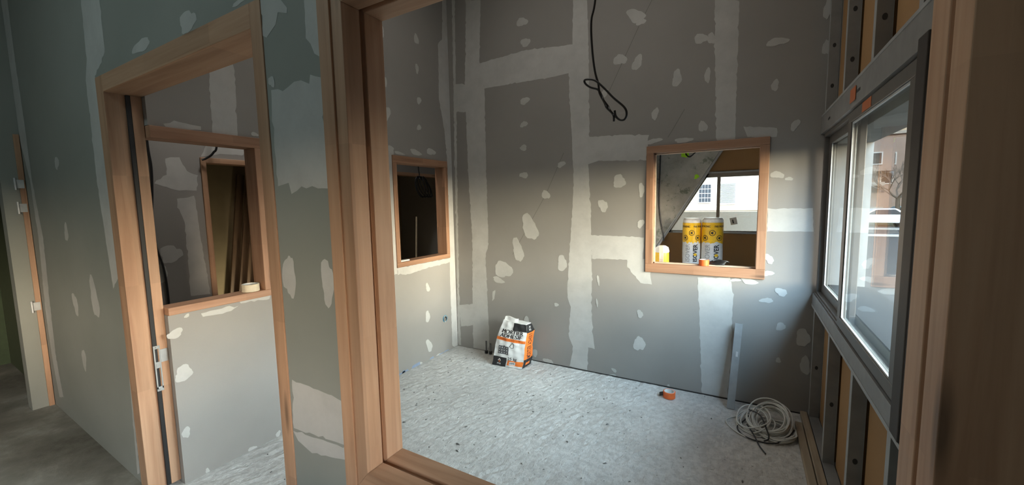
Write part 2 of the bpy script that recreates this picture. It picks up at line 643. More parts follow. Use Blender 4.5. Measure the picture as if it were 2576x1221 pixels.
COMPOUND = {
 'back': ([
  [(-2.54,3.474),(-2.506,3.465),(-2.533,2.343),(-2.554,1.312),(-2.569,0.436),(-2.565,-0.01),(-2.602,-0.007),(-2.585,1.064),(-2.556,2.73)],
  [(-2.374,3.432),(-2.206,3.389),(-2.238,2.842),(-2.187,2.578),(-2.19,1.738),(-2.186,1.079),(-2.226,0.998),(-2.205,0.133),(-2.218,0.002),(-2.406,-0.0),(-2.399,0.476),(-2.38,1.153),(-2.405,1.826),(-2.415,2.329),(-2.413,2.658)],
  [(-2.543,2.682),(-2.403,2.66),(-2.394,2.395),(-2.535,2.413)],
  [(-2.574,0.444),(-2.394,0.477),(-2.397,0.255),(-2.557,0.216)],
  [(-1.29,3.157),(-1.171,3.126),(-1.161,2.847),(-1.151,2.035),(-1.162,1.817),(-1.141,1.423),(-1.131,0.77),(-1.134,0.619),(-1.127,0.387),(-1.105,0.216),(-1.167,0.22),(-1.174,0.004),(-1.336,0.017),(-1.308,0.207),(-1.35,0.3),(-1.325,0.569),(-1.355,0.646),(-1.358,0.754),(-1.322,1.216),(-1.294,1.622),(-1.307,2.02),(-1.336,2.585),(-1.299,2.806)],
  [(-0.238,2.889),(-0.086,2.851),(-0.084,2.309),(-0.084,1.902),(-0.205,1.924)],
  [(-0.299,0.913),(-0.082,0.924),(-0.063,0.799),(-0.063,0.288),(-0.078,0.004),(-0.249,-0.007),(-0.274,0.45)],
  [(-2.243,2.825),(-1.758,2.849),(-1.292,2.805),(-1.315,2.582),(-1.509,2.575),(-2.191,2.586)],
  [(-1.169,2.034),(-0.896,2.029),(-0.679,2.005),(-0.689,1.811),(-1.073,1.834),(-1.169,1.811)],
  [(-1.148,1.217),(-0.699,1.205),(-0.71,1.021),(-1.131,1.012)],
  [(-0.833,1.025),(-0.636,1.041),(-0.647,0.913),(-0.633,0.83),(-0.72,0.836),(-0.784,0.903),(-0.83,0.959)],
  [(0.131,1.425),(0.381,1.428),(0.39,1.273),(0.132,1.268)],
  [(-0.036,2.001),(0.163,1.969),(0.165,1.909),(-0.009,1.925)],
  [(-2.148,0.625),(-2.119,0.647),(-2.131,0.558),(-2.16,0.531)],
 ],[
  (-1.773,3.095,0.049,0.04),(-1.741,2.913,0.05,0.034),(-1.758,2.413,0.045,0.031),(-1.77,2.208,0.033,0.028),(-1.778,1.999,0.037,0.025),(-1.778,1.752,0.041,0.029),(-1.407,1.826,0.033,0.027),(-1.559,1.568,0.035,0.043),(-1.724,1.27,0.085,0.103),(-1.855,1.054,0.06,0.098),(-2.022,0.86,0.089,0.09),(-2.08,0.75,0.064,0.028),(-1.406,0.955,0.049,0.064),(-0.78,2.911,0.066,0.05),(-0.743,2.859,0.032,0.026),(-0.9,2.611,0.047,0.045),(-0.767,2.562,0.042,0.048),(-1.027,2.371,0.033,0.028),(-0.476,2.398,0.036,0.054),(-0.271,2.383,0.021,0.047),(-0.321,2.648,0.039,0.038),(-0.251,2.633,0.03,0.033),(-0.628,2.158,0.026,0.042),(-0.293,2.029,0.026,0.043),(-0.634,1.955,0.05,0.021),(-0.42,1.942,0.068,0.017),(-0.9,1.656,0.055,0.048),(-0.723,1.583,0.022,0.053),(-1.034,1.462,0.04,0.049),(-0.726,1.316,0.025,0.034),(-1.074,0.83,0.01,0.045),(0.142,2.53,0.055,0.028),(0.141,2.25,0.023,0.034),(0.262,1.977,0.022,0.036),(0.175,1.656,0.034,0.027),(0.243,1.626,0.02,0.013),(0.15,1.077,0.026,0.033),(0.147,0.975,0.03,0.02),(0.036,0.91,0.053,0.022),(0.228,0.85,0.034,0.028),(0.144,0.782,0.035,0.02),(0.235,0.605,0.03,0.026),(0.23,0.361,0.017,0.017),(-0.723,0.578,0.025,0.03),(-0.727,0.327,0.041,0.067),(-0.933,0.059,0.02,0.017),(-0.95,0.009,0.041,0.011),(-0.723,-0.003,0.048,0.018),(-1.773,0.391,0.03,0.031),(-1.778,0.098,0.034,0.047),(-1.693,0.081,0.029,0.039),(-1.464,0.572,0.024,0.015),(-1.085,0.632,0.009,0.035),(-1.549,0.022,0.048,0.027),(0.405,2.44,0.018,0.049),(0.402,2.68,0.022,0.06),(-0.493,0.003,0.015,0.02),(-0.051,0.912,0.03,0.014),(0.364,0.545,0.044,0.056),(0.384,0.352,0.032,0.056),(0.061,1.959,0.046,0.024),(-1.759,-0.017,0.039,0.02),(-1.353,2.663,0.014,0.013)
 ]),
 'left': ([
  [(3.247,3.484),(3.402,3.528),(3.389,2.444),(3.338,0.724),(3.334,-0.016),(3.272,-0.022),(3.221,0.029),(3.22,0.744),(3.227,0.99),(3.243,1.873),(3.213,2.221),(3.145,2.512),(3.163,3.042),(3.225,3.091)],
  [(2.453,1.984),(2.528,1.986),(2.519,1.556),(2.512,1.006),(2.506,0.902),(2.437,0.9)],
  [(2.509,0.954),(3.231,0.949),(3.229,0.908),(2.859,0.898),(2.649,0.879),(2.514,0.894)],
  [(1.186,2.346),(1.304,2.425),(1.316,2.25),(1.302,1.918),(1.17,1.912)],
  [(0.953,1.939),(1.002,1.959),(1.118,1.952),(1.118,1.931),(0.965,1.921)],
  [(1.034,0.919),(1.186,0.928),(1.228,0.914),(1.141,0.892),(1.042,0.899)],
  [(1.232,0.961),(1.418,0.947),(1.415,0.916),(1.319,0.927),(1.24,0.93)],
 ],[
  (2.862,2.98,0.026,0.049),(2.856,2.721,0.021,0.042),(2.865,2.444,0.027,0.032),(2.851,2.202,0.024,0.028),(2.467,2.907,0.017,0.038),(2.466,2.516,0.022,0.042),(2.48,2.263,0.027,0.056),(2.493,1.982,0.031,0.02),(2.594,1.946,0.062,0.012),(2.796,1.972,0.073,0.023),(3.001,1.999,0.057,0.033),(2.882,0.71,0.027,0.038),(2.865,0.431,0.034,0.05),(2.871,0.142,0.04,0.058),(2.998,0.007,0.03,0.012),(2.742,0.01,0.021,0.016),(0.969,0.924,0.013,0.009),(0.91,0.842,0.037,0.023),(0.93,0.615,0.044,0.039),(0.914,0.285,0.021,0.027),(1.236,0.009,0.023,0.017),(0.994,0.014,0.011,0.014),(1.398,0.022,0.016,0.018),(1.399,1.947,0.018,0.014)
 ]),
 'front': ([
  [(-2.817,2.535),(-2.588,2.476),(-2.593,2.23),(-2.57,2.144),(-2.684,2.142),(-2.65,1.71),(-2.649,1.325),(-2.659,1.045),(-2.671,0.713),(-2.766,0.1),(-2.804,0.076),(-2.786,0.296),(-2.729,0.745),(-2.696,1.041),(-2.713,1.161),(-2.84,1.095),(-2.86,1.317),(-2.893,1.65),(-2.882,1.952),(-2.882,2.15),(-2.838,2.24)],
  [(-4.27,2.886),(-4.096,2.854),(-4.105,2.475),(-4.082,2.09),(-4.085,1.701),(-4.001,1.327),(-4.055,0.845),(-4.073,0.488),(-4.021,0.229),(-4.12,0.206),(-4.173,0.47),(-4.182,0.83),(-4.114,1.324),(-4.132,1.703),(-4.291,1.983),(-4.325,2.516)],
  [(-1.291,1.86),(-1.252,1.86),(-1.229,1.85),(-1.17,1.869),(-1.137,1.867),(-1.1,1.847),(-1.093,1.876),(-1.044,1.86),(-1.036,1.59),(-1.043,1.551),(-1.166,1.561),(-1.22,1.539),(-1.236,1.574),(-1.291,1.566),(-1.294,1.678)],
  [(-1.096,2.091),(-1.035,2.075),(-1.038,1.913),(-1.06,1.925),(-1.08,1.959),(-1.1,1.979)],
  [(-1.294,0.928),(-1.157,0.921),(-1.028,0.912),(-1.029,0.773),(-1.308,0.752)],
  [(-1.31,0.743),(-1.034,0.766),(-1.03,0.724),(-1.119,0.709),(-1.212,0.693),(-1.282,0.714)],
  [(-1.333,2.14),(-1.218,2.122),(-1.179,2.079),(-1.19,2.062),(-1.224,2.079),(-1.24,2.049),(-1.291,2.02),(-1.315,2.031),(-1.303,2.086),(-1.335,2.122)],
  [(-1.035,0.876),(-1.015,0.856),(-1.017,0.792),(-1.029,0.773)],
 ],[
  (-1.782,2.179,0.067,0.033),(-2.196,2.179,0.075,0.027),(-1.43,2.159,0.039,0.008),(-1.266,1.279,0.032,0.073),(-1.074,1.273,0.029,0.068),(-3.514,1.786,0.037,0.038),(-3.501,1.376,0.038,0.048),(-3.145,1.015,0.065,0.105),(-3.5,0.942,0.046,0.066),(-3.467,0.599,0.038,0.067),(-1.283,1.888,0.015,0.018),(-1.854,2.092,0.015,0.007)
 ]),
 'alley': ([
  [(1.319,1.865),(1.404,1.887),(1.445,1.787),(1.507,1.761),(1.497,1.64),(1.36,1.644),(1.243,1.686),(1.321,1.752)],
  [(1.367,1.579),(1.48,1.595),(1.493,1.273),(1.525,0.828),(1.393,0.84),(1.401,1.401),(1.369,1.521)],
  [(1.544,1.899),(1.698,1.934),(1.862,1.937),(1.861,2.041),(1.593,2.004)],
 ],[
  (1.297,1.173,0.072,0.058),(1.216,1.038,0.045,0.072)
 ]),
}
CHALK = [[(-0.663,2.997),(-0.749,2.846),(-0.994,2.366)],[(-0.419,2.167),(-0.505,2.017),(-0.533,1.973)],[(-1.384,1.923),(-1.559,1.568),(-1.912,1.013)]]

# ------------------------------------------------------------------ the setting
YA0, YA1 = 0.752, 0.886          # partition between corridor and room
XL = -2.61                       # room's left wall
YB = 3.31                        # room's back wall
XR = 0.41                        # inner face of the facade lining
CZ = 3.7

DOOR = (-2.747, -1.311, -0.2, 2.141)
BIG = (-1.034, 0.338, 0.60, 2.14)
OP1 = (0.887, 1.435, 0.944, 1.925)
OP2 = (2.50, 3.225, 0.955, 1.925)
BACK = (-0.687, 0.128, 0.93, 1.917)

# floor of the room and the spaces behind it, slightly uneven
mb = MB()
nx, ny = 110, 60
q = random.Random(3)
xs = [-2.72 + (0.478 + 2.72) * i / nx for i in range(nx + 1)]
ys = [YA0 + (YB + 0.02 - YA0) * j / ny for j in range(ny + 1)]
hh = [[q.gauss(0, 0.0022) if 0 < i < nx and 0 < j < ny else 0 for i in range(nx + 1)] for j in range(ny + 1)]
vs = [(xs[i], ys[j], hh[j][i]) for j in range(ny + 1) for i in range(nx + 1)]
mb.add(vs, [(j * (nx + 1) + i, j * (nx + 1) + i + 1, (j + 1) * (nx + 1) + i + 1, (j + 1) * (nx + 1) + i) for j in range(ny) for i in range(nx)])
mb.box(-5.6, -2.72, YA0, 8.7, -0.15, 0)
mb.box(-2.72, 0.478, YB + 0.02, 8.7, -0.15, 0)
struct(mb.obj('floor', SCREED), 'rough dusty white screed floor of the room', 'floor')

mb = MB()


def cz(x):
    return 0.02 if x > -2.3 else 0.02 + (-2.3 - x) * 0.055


xs = [0.478, -1.2, -2.3, -2.75, -3.3, -3.8, -4.25, -5.6]
for a, b in zip(xs, xs[1:]):
    mb.add([(a, YA0, cz(a)), (b, YA0, cz(b)), (b, -2.4, cz(b)), (a, -2.4, cz(a))], [(0, 1, 2, 3)])
struct(mb.obj('corridor_floor', DIRTY), 'dirty concrete floor of the dim corridor', 'floor')

struct(MB().box(-5.6, 0.72, -2.5, 8.75, CZ, CZ + 0.1).obj('ceiling', CEIL), 'plastered ceiling over the rooms', 'ceiling')

mb = wall_mesh(1, YA0, YA1, -4.25, 0.478, -0.1, CZ, [DOOR, BIG])
_b = COMPOUND['front']


def keep_off_openings(u, z):
    u = max(u, -4.245)
    if z > 2.145:
        return u
    if -2.747 < u < -2.03:
        return -2.750
    if -1.034 < u < -0.6:
        return -1.036
    return u


COMPOUND['front'] = ([[(keep_off_openings(u, z), z) for u, z in p] for p in _b[0][:-1]], _b[1])
smear(mb, 1, YA0, -1, 'front', 1, zmin=0.03)
struct(mb.obj('wall_front', [BOARDG, FILL]), 'plasterboard partition with filled joints around the doorway and the large opening', 'wall')

mb = wall_mesh(0, XL, XL - 0.10, YA1 + 0.001, YB + 0.1, -0.1, CZ, [OP1, OP2])
smear(mb, 0, XL, 1, 'left', 1, zmin=0.004)
# blue paint rubbed along the foot of the board
for k, (y0, y1, z1) in enumerate(((2.45, 2.58, 0.02), (2.62, 2.74, 0.035), (2.86, 2.93, 0.02), (3.0, 3.16, 0.012), (2.5, 2.54, 0.03))):
    pl = ragged([(y0, 0.003), (y1, 0.003), (y1 - 0.01, z1), (y0 + 0.015, z1 * 0.8)], 0.004, 0.02, k)
    mb.add([(XL + 0.0018, u, max(z, 0.002)) for u, z in pl], [tuple(range(len(pl)))], 2)
BLUEDUST = plain('blue_paint_marks', (0.24, 0.30, 0.42), 0.8)
struct(mb.obj('wall_left', [BOARD, FILL, BLUEDUST]), 'plasterboard wall with two framed openings', 'wall')

mb = wall_mesh(1, YB, YB + 0.1, XL, 0.478, -0.1, CZ, [BACK])
smear(mb, 1, YB, -1, 'back', 1, zmin=0.012)
DARKGAP = plain('dark_gap', (0.03, 0.028, 0.026), 0.9)
GRAPH = plain('pencil_line', (0.11, 0.105, 0.10), 0.9)
for ln in CHALK:
    for (a, b) in zip(ln, ln[1:]):
        d = Vector((b[0] - a[0], b[1] - a[1])).normalized() * 0.0012
        y = YB - 0.0008
        mb.add([(a[0] - d.y, y, a[1] + d.x), (b[0] - d.y, y, b[1] + d.x), (b[0] + d.y, y, b[1] - d.x), (a[0] + d.y, y, a[1] - d.x)], [(0, 1, 2, 3)], 2)
# open joint under the boards
mb.box(-1.75, 0.40, YB - 0.0025, YB - 0.001, 0.0, 0.010, 3)
struct(mb.obj('wall_back', [BOARD, FILL, GRAPH, DARKGAP]), 'plasterboard back wall covered in joint compound bands and spots', 'wall')

# facade: thick outer wall with the window apertures
mb = wall_mesh(0, 0.478, 0.665, -2.5, 8.75, -1.2, CZ,
               [(-2.1, -0.6, 0.95, 1.74), (1.45, 3.29, 0.92, 1.83), (4.5, 6.5, 0.95, 1.95)])
mb.box(XR, 0.478, -2.5, YA0, 0, 0.95)
mb.box(XR, 0.478, -2.5, YA0, 1.74, CZ)
mb.box(XR, 0.478, -0.6, YA0, 0.95, 1.74)
mb.box(XR, 0.478, -2.5, -2.1, 0.95, 1.74)
struct(mb.obj('wall_right', CONCRETE), 'thick facade wall behind the metal studs', 'wall')
SILLSHADE = plain('sill_shade_strip', (0.022, 0.023, 0.024), 0.7)  # added dark strip that keeps the sunlit sill dim behind the glass
struct(MB().box(0.48, 0.70, 1.452, 3.288, 0.9205, 0.928).obj('sill', SILLSHADE), 'dark strip added over the outer sill of the sliding window to dull its glare', 'sill')
struct(MB().box(XR - 0.005, 0.478, YA1, 1.43, 0, CZ).obj('wall_pier', BOARD), 'boarded pier between partition and window', 'wall')

struct(MB().box(-5.6, 0.72, -2.5, -2.4, -0.1, CZ).obj('wall_corridor', BOARD), 'wall behind the photographer', 'wall')
mb = wall_mesh(0, -4.25, -4.35, -2.4, YA0, -0.1, CZ, [(-0.3, 0.645, -0.2, 2.05)])
struct(mb.obj('wall_end', BOARDG), 'grey wall closing the dim corridor with a doorway', 'wall')
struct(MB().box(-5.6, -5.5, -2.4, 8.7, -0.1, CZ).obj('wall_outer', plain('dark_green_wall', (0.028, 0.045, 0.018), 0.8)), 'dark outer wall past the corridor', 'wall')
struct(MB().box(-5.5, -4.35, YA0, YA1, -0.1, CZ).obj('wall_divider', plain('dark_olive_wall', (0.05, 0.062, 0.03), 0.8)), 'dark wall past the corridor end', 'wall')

# narrow space behind the left wall
XA = -3.65
mb = wall_mesh(0, XA, XA - 0.1, YA1, 4.6, -0.1, CZ, [(1.535, 1.985, -0.2, 1.895), (3.42, 4.45, -0.2, 1.90)])
smear(mb, 0, XA, 1, 'alley', 1)
struct(mb.obj('wall_alley', [BOARD, FILL]), 'plasterboard wall seen through the openings', 'wall')
struct(MB().box(-5.5, XL - 0.1, 4.6, 4.7, 0, CZ).obj('wall_alley_end', BOARD), 'end wall of the narrow space', 'wall')
YELLOWED = plain('yellowed_plaster', (0.40, 0.33, 0.21), 0.9, 0, 0.12, 3)
struct(MB().box(-4.75, -4.65, YA1, 4.6, 0, CZ).obj('wall_store', YELLOWED), 'yellowed plaster wall of the dark store', 'wall')

# room behind the back wall
YF = 8.5
SL = (2.394 - 0.653) / (-0.429 + 1.484)


def dx(z):
    return -1.484 + (z - 0.653) / SL


mb = MB()
ya, yb = 8.32, 8.465
pl = [(-3.2, 0.0), (dx(0.0), 0.0), (dx(CZ), CZ), (-3.2, CZ)]
mb.hexa([(u, y, z) for y in (ya, yb) for u, z in pl])
# marker paint on the concrete
for k, (u, z, r_) in enumerate(((-1.05, 2.365, 0.06), (-1.00, 2.34, 0.05), (-0.815, 1.935, 0.034), (-0.83, 1.90, 0.025))):
    vs = [(u + p, ya - 0.0006 - 0.0002 * k, z + q_) for p, q_ in blob(0, 0, r_, r_, k + 5)]
    mb.add(vs, [tuple(range(len(vs)))], 1)
struct(mb.obj('wall_stair', [OLD, GREENSPRAY]), 'stained old concrete wall of a stair with a sloping lower edge and green paint marks', 'wall')
struct(MB().box(-1.62, -1.52, YB + 0.11, 8.31, 0, CZ).obj('wall_side', CONCRETE), 'grey side wall of the next room', 'wall')

mb = MB()
mb.box(-3.2, 0.478, YF, YF + 0.2, -1.2, 0.86)
mb.box(-3.2, 0.478, YF, YF + 0.2, 1.975, CZ)
zz = (0.86, 1.975)
mb.hexa([(-3.2, YF, zz[0]), (dx(zz[0]) - 0.02, YF, zz[0]), (dx(zz[1]) - 0.02, YF, zz[1]), (-3.2, YF, zz[1]),
         (-3.2, YF + 0.2, zz[0]), (dx(zz[0]) - 0.02, YF + 0.2, zz[0]), (dx(zz[1]) - 0.02, YF + 0.2, zz[1]), (-3.2, YF + 0.2, zz[1])])
struct(mb.obj('wall_far', CONCRETE), 'outer wall of the next room under and over its window', 'wall')

# ------------------------------------------------------------------ timber frames


def timber_frame(name, label, axis, front, back, outer, inner, sill_mat=None, bev=0.003, gap=0.0, left=True):
    """A planed frame set in a wall: four members; outer/inner = (u0, u1, z0, z1)."""
    o, i = outer, inner
    lo_, hi_ = min(front, back), max(front, back)
    cu = (o[0] + o[1]) / 2
    loc = (front, cu, o[2]) if axis == 0 else (cu, front, o[2])
    root = frame_root(name, label, loc)

    def bx(nm, u0_, u1_, z0, z1, mat):
        mb = MB()
        if axis == 0:
            mb.box(lo_, hi_, u0_, u1_, z0, z1)
        else:
            mb.box(u0_, u1_, lo_, hi_, z0, z1)
        return mb.obj(nm, mat, root, bevel=bev)
    WH = RY if axis == 0 else RX
    bx('head', o[0], o[1], i[3], o[3], WH)
    bx('sill_rail', o[0], o[1], o[2], i[2], WH)
    if left:
        bx('jamb', o[0], i[0], i[2], i[3], RZ)
    bx('jamb', i[1], o[1], i[2], i[3], RZ)
    return root


timber_frame('window_2', 'wooden frame of the wider opening seen through the doorway', 0, XL + 0.012, XL - 0.11, (0.888, 1.434, 0.944, 1.924), (0.889, 1.385, 0.985, 1.862), left=False)
w3 = timber_frame('window_3', 'wooden frame of the small opening in the left wall beside the corner', 0, XL + 0.012, XL - 0.11, (2.501, 3.224, 0.956, 1.924), (2.545, 3.175, 1.0, 1.862))
w4 = timber_frame('window_4', 'wooden frame of the square opening in the back wall', 1, YB - 0.014, YB + 0.105, (-0.686, 0.127, 0.931, 1.916), (-0.632, 0.070, 1.0, 1.862))
# pale bead round the inside of the back opening
mb = MB()
for a in ((-0.632, -0.622, 1.0, 1.862), (-0.632, 0.070, 1.852, 1.862), (-0.632, 0.070, 1.0, 1.008)):
    mb.box(a[0], a[1], YB + 0.03, YB + 0.06, a[2], a[3])
PALEWOOD = wood('pale_bead', 0, (0.66, 0.50, 0.37), (0.72, 0.57, 0.44), (0.55, 0.40, 0.28))
mb.obj('bead', PALEWOOD, w4)

# the large framed opening in the partition, grooved for its glass
r = frame_root('window_1', 'large grooved wooden frame of the opening looking into the room', (-0.35, YA0, 0.6))
fy0, fy1 = YA0 - 0.004, YA1 + 0.004
GA, GB, GD = 0.807, 0.824, 0.014     # groove
ox0, ox1, oz0, oz1 = -1.033, 0.337, 0.601, 2.139
ix0, ix1, iz0, iz1 = -0.940, 0.238, 0.715, 2.036


def prof_member(nm, pts, mat):
    """pts: section corners, each a pair of 3-D end points."""
    mb = MB()
    k = len(pts)
    vs = [p[0] for p in pts] + [p[1] for p in pts]
    fs = [(i, (i + 1) % k, k + (i + 1) % k, k + i) for i in range(k)] + [tuple(reversed(range(k))), tuple(range(k, 2 * k))]
    mb.add(vs, fs)
    return mb.obj(nm, mat, r, bevel=0.0018)


def section(side):
    # distance d from the opening edge (0 = opening face, + outwards), y depth
    return [(0, fy0), (0, GA), (GD, GA), (GD, GB), (0, GB), (0, fy1), (1, fy1), (1, fy0)]


def member(side):
    out = []
    for d, y in section(side):
        if side in 'LR':
            x_in, x_out, s = (ix0, ox0, -1) if side == 'L' else (ix1, ox1, 1)
            x = x_out if d == 1 else x_in + s * d
            t = (d if d < 1 else abs(x_out - x_in))
            zb = iz0 - (t if d < 1 else iz0 - oz0)
            zt = iz1 + (t if d < 1 else oz1 - iz1)
            out.append(((x, y, zb), (x, y, zt)))
        else:
            z_in, z_out, s = (iz0, oz0, -1) if side == 'B' else (iz1, oz1, 1)
            z = z_out if d == 1 else z_in + s * d
            xa = ix0 - (d if d < 1 else ix0 - ox0)
            xb = ix1 + (d if d < 1 else ox1 - ix1)
            out.append(((xa, y, z), (xb, y, z)))
    return out


prof_member('jamb', member('L'), WZ)
prof_member('jamb', member('R'), WZ)
prof_member('head', member('T'), WX)
prof_member('sill_rail', member('B'), WX)
# slim cover strip on the wall side of the left jamb
MB().box(ox0 - 0.0, ox0 + 0.050, fy0 - 0.006, fy0, oz0, oz1).obj('cover_strip', WZ, r, bevel=0.0015)

# doorway lining
d1 = frame_root('door_1', 'wooden door lining with a black seal and no door hung', (-2.03, YA0, 0), 'door')
jx = -2.66
mb = MB().box(-2.746, jx, YA0 - 0.004, YA1, 0.02, 2.140).box(jx, jx + 0.012, 0.842, YA1, 0.02, 2.063)
mb.obj('jamb', WZ, d1, bevel=0.002)
mb = MB().box(-1.372, -1.312, YA0 - 0.004, YA1, 0.02, 2.140).box(-1.384, -1.372, 0.842, YA1, 0.02, 2.063)
mb.obj('jamb', WZ, d1, bevel=0.002)
MB().box(-2.66, -1.372, YA0 - 0.004, YA1, 2.063, 2.140).obj('head', WX, d1, bevel=0.002)
MB().box(jx, jx + 0.013, 0.824, 0.8415, 0.02, 2.062).obj('door_seal', RUBBER, d1, bevel=0.002)
st = MB()
sy0, sy1, sx = 0.812, 0.842, jx + 0.0135
st.box(sx, sx + 0.002, sy0 + 0.012, sy1 + 0.010, 0.775, 0.792)
st.box(sx, sx + 0.002, sy0 + 0.012, sy0 + 0.018, 0.56, 0.775)
st.box(sx, sx + 0.002, sy1 + 0.004, sy1 + 0.010, 0.56, 0.775)
st.box(sx, sx + 0.002, sy0 + 0.018, sy1 + 0.004, 0.672, 0.705)
st.box(sx, sx + 0.002, sy0 + 0.012, sy1 + 0.010, 0.548, 0.572)
st.box(sx, sx + 0.004, sy1 + 0.008, sy1 + 0.040, 0.700, 0.768)
sp = st.obj('strike_plate', ZINC, d1, bevel=0.0006)
for z in (0.783, 0.558):
    MB().lathe([(0.0, 0.003), (0.004, 0.0025), (0.005, 0.0)], (sx + 0.002, sy1 - 0.005, z), 12, Matrix.Rotation(R(90), 4, 'Y').to_3x3()).obj('screw', ZINC, sp)

# end-of-corridor jamb with three hinges
d3 = frame_root('door_3', 'orange brown door jamb with three bare hinges in the dim corridor', (-4.25, 0.735, 0.1), 'door')
MB().box(-4.249, -4.238, 0.722, 0.7485, 0.10, 2.02).obj('jamb', WZ, d3, bevel=0.001)
for z in (1.69, 1.53, 0.85):
    mb = MB().box(-4.238, -4.232, 0.705, 0.742, z - 0.028, z + 0.028)
    mb.tube([(-4.228, 0.702, z - 0.04), (-4.228, 0.702, z + 0.04)], 0.006, 10)
    mb.obj('hinge', plain('hinge_steel', (0.55, 0.57, 0.57), 0.35, 0.4), d3)

# openings in the far wall of the narrow space
d2 = frame_root('door_2', 'wooden lining of the narrow dark doorway in the alley', (XA, 1.75, 0), 'door')
MB().box(XA - 0.10, XA + 0.012, 1.536, 1.572, 0, 1.895).obj('jamb', WZ, d2, bevel=0.002)
MB().box(XA - 0.10, XA + 0.012, 1.905, 1.984, 0, 1.895).obj('jamb', WZ, d2, bevel=0.002)
MB().box(XA - 0.10, XA + 0.012, 1.572, 1.905, 1.855, 1.895).obj('head', WY, d2, bevel=0.002)
d4 = frame_root('door_4', 'wooden lining of the wide dark doorway in the alley', (XA, 3.93, 0), 'door')
MB().box(XA - 0.10, XA + 0.012, 3.421, 3.47, 0, 1.90).obj('jamb', WZ, d4, bevel=0.002)
MB().box(XA - 0.10, XA + 0.012, 4.40, 4.449, 0, 1.90).obj('jamb', WZ, d4, bevel=0.002)
MB().box(XA - 0.10, XA + 0.012, 3.47, 4.40, 1.862, 1.90).obj('head', WY, d4, bevel=0.002)

# ------------------------------------------------------------------ facade window (sliding, aluminium)
w5 = frame_root('window_5', 'taupe aluminium sliding window in the facade lining', (0.44, 2.4, 0.86))


def rect_frame(x0, x1, y0, y1, z0, z1, wv, wh):
    mb = MB()
    mb.box(x0, x1, y0, y1, z0, z0 + wh)
    mb.box(x0, x1, y0, y1, z1 - wh, z1)
    mb.box(x0, x1, y0, y0 + wv, z0 + wh, z1 - wh)
    mb.box(x0, x1, y1 - wv, y1, z0 + wh, z1 - wh)
    return mb


of = rect_frame(0.418, 0.474, 1.50, 3.285, 0.862, 1.90, 0.03, 0.022)
of.box(0.411, 0.418, 1.50, 3.285, 0.862, 0.872)
of.obj('outer_frame', ALU, w5, bevel=0.0015)
s1 = rect_frame(0.404, 0.427, 1.585, 2.482, 0.874, 1.885, 0.062, 0.046).obj('sash', ALU, w5, bevel=0.002)
MB().box(0.4125, 0.4185, 1.640, 2.427, 0.915, 1.845).obj('glass_pane', GLASS, s1)
mb = MB()
PALEBEAD = plain('pale_glazing_bead', (0.50, 0.52, 0.53), 0.4)
mb.box(0.4085, 0.4122, 1.646, 2.421, 0.9195, 0.927).box(0.4085, 0.4122, 1.646, 2.421, 1.829, 1.8375)
mb.box(0.4085, 0.4122, 2.412, 2.4205, 0.927, 1.829)
mb.obj('glazing_bead', PALEBEAD, s1)
s2 = rect_frame(0.442, 0.466, 2.44, 3.262, 0.884, 1.878, 0.055, 0.048).obj('sash', ALU, w5, bevel=0.002)
MB().box(0.451, 0.457, 2.49, 3.21, 0.928, 1.834).obj('glass_pane', GLASS, s2)
mb = MB().box(0.4475, 0.4508, 2.495, 3.207, 0.932, 0.939).box(0.4475, 0.4508, 3.199, 3.207, 0.939, 1.83)
mb.obj('glazing_bead', PALEBEAD, s2)
# post cover beside the sash
MB().box(0.396, 0.426, 1.50, 1.575, 0.79, 1.93).obj('side_cover', SEAL, w5, bevel=0.004)
lb1 = MB().box(0.4025, 0.4035, 2.08, 2.22, 1.845, 1.884).obj('sticker', STICKER, s1)
lb1['label'] = 'orange protective sticker'

# ------------------------------------------------------------------ metal framing of the facade lining
G_ST = 'metal studs of the facade lining'


def c_stud(y, z0, z1, holes, label, x0=0.41, depth=0.048, fl=0.036):
    t = thing('metal_stud', label, 'metal stud', (x0 + 0.02, y, z0), G_ST)
    mb = MB()
    mb.box(x0, x0 + depth, y, y + 0.0015, z0, z1)
    mb.obj('web', ZINCD, t)
    for hz in holes:  # flat dark disc on the web, painted as the shade inside a hole
        MB().lathe([(0, 0.0002), (0.0085, 0.0002), (0.0085, 0.0007), (0, 0.0007)], (x0 + 0.024, y, hz), 18, Matrix.Rotation(R(90), 3, 'X') @ Matrix.Diagonal((1, 1.5, 1))).obj('hole_shade', DARKGAP, t)
    MB().box(x0 - 0.0015, x0, y, y + fl, z0, z1).obj('flange', ZINC, t)
    MB().box(x0 + depth, x0 + depth + 0.0015, y, y + fl, z0, z1).obj('flange', ZINC, t)
    return t


for y, lab in ((3.215, 'short metal stud under the window against the back wall'),
               (2.665, 'short metal stud under the window, first one clear of the corner'),
               (2.115, 'short metal stud under the middle of the sliding pane'),
               (1.600, 'short metal stud under the window beside the big wooden jamb')):
    c_stud(y, 0.042, 0.772, (0.38,), lab)
for y, lab in ((3.215, 'tall metal stud above the window against the back wall'),
               (2.665, 'tall metal stud above the window, first one clear of the corner'),
               (2.115, 'tall metal stud above the sliding pane with a big punched hole'),
               (1.600, 'tall metal stud above the window beside the big wooden jamb')):
    c_stud(y, 2.022, CZ - 0.001, (2.18, 2.42, 2.85), lab)


def track(z0, z1, y0, y1, label, x0=0.402, x1=0.474, lip=None, slots=()):
    t = thing('metal_track', label, 'metal rail', (0.44, (y0 + y1) / 2, z0))
    MB().box(x0, x1, y0, y1, z0, z1).obj('web', ZINCD, t, bevel=0.001)
    for sy_, sz_ in slots:
        MB().box(x0 - 0.0012, x0 - 0.0002, sy_ - 0.03, sy_ + 0.03, sz_ - 0.006, sz_ + 0.006).obj('slot', DARKGAP, t)
    if lip is not None:
        MB().box(x0 - 0.002, x0, y0, y1, lip[0], lip[1]).obj('lip', ZINC, t)
    return t


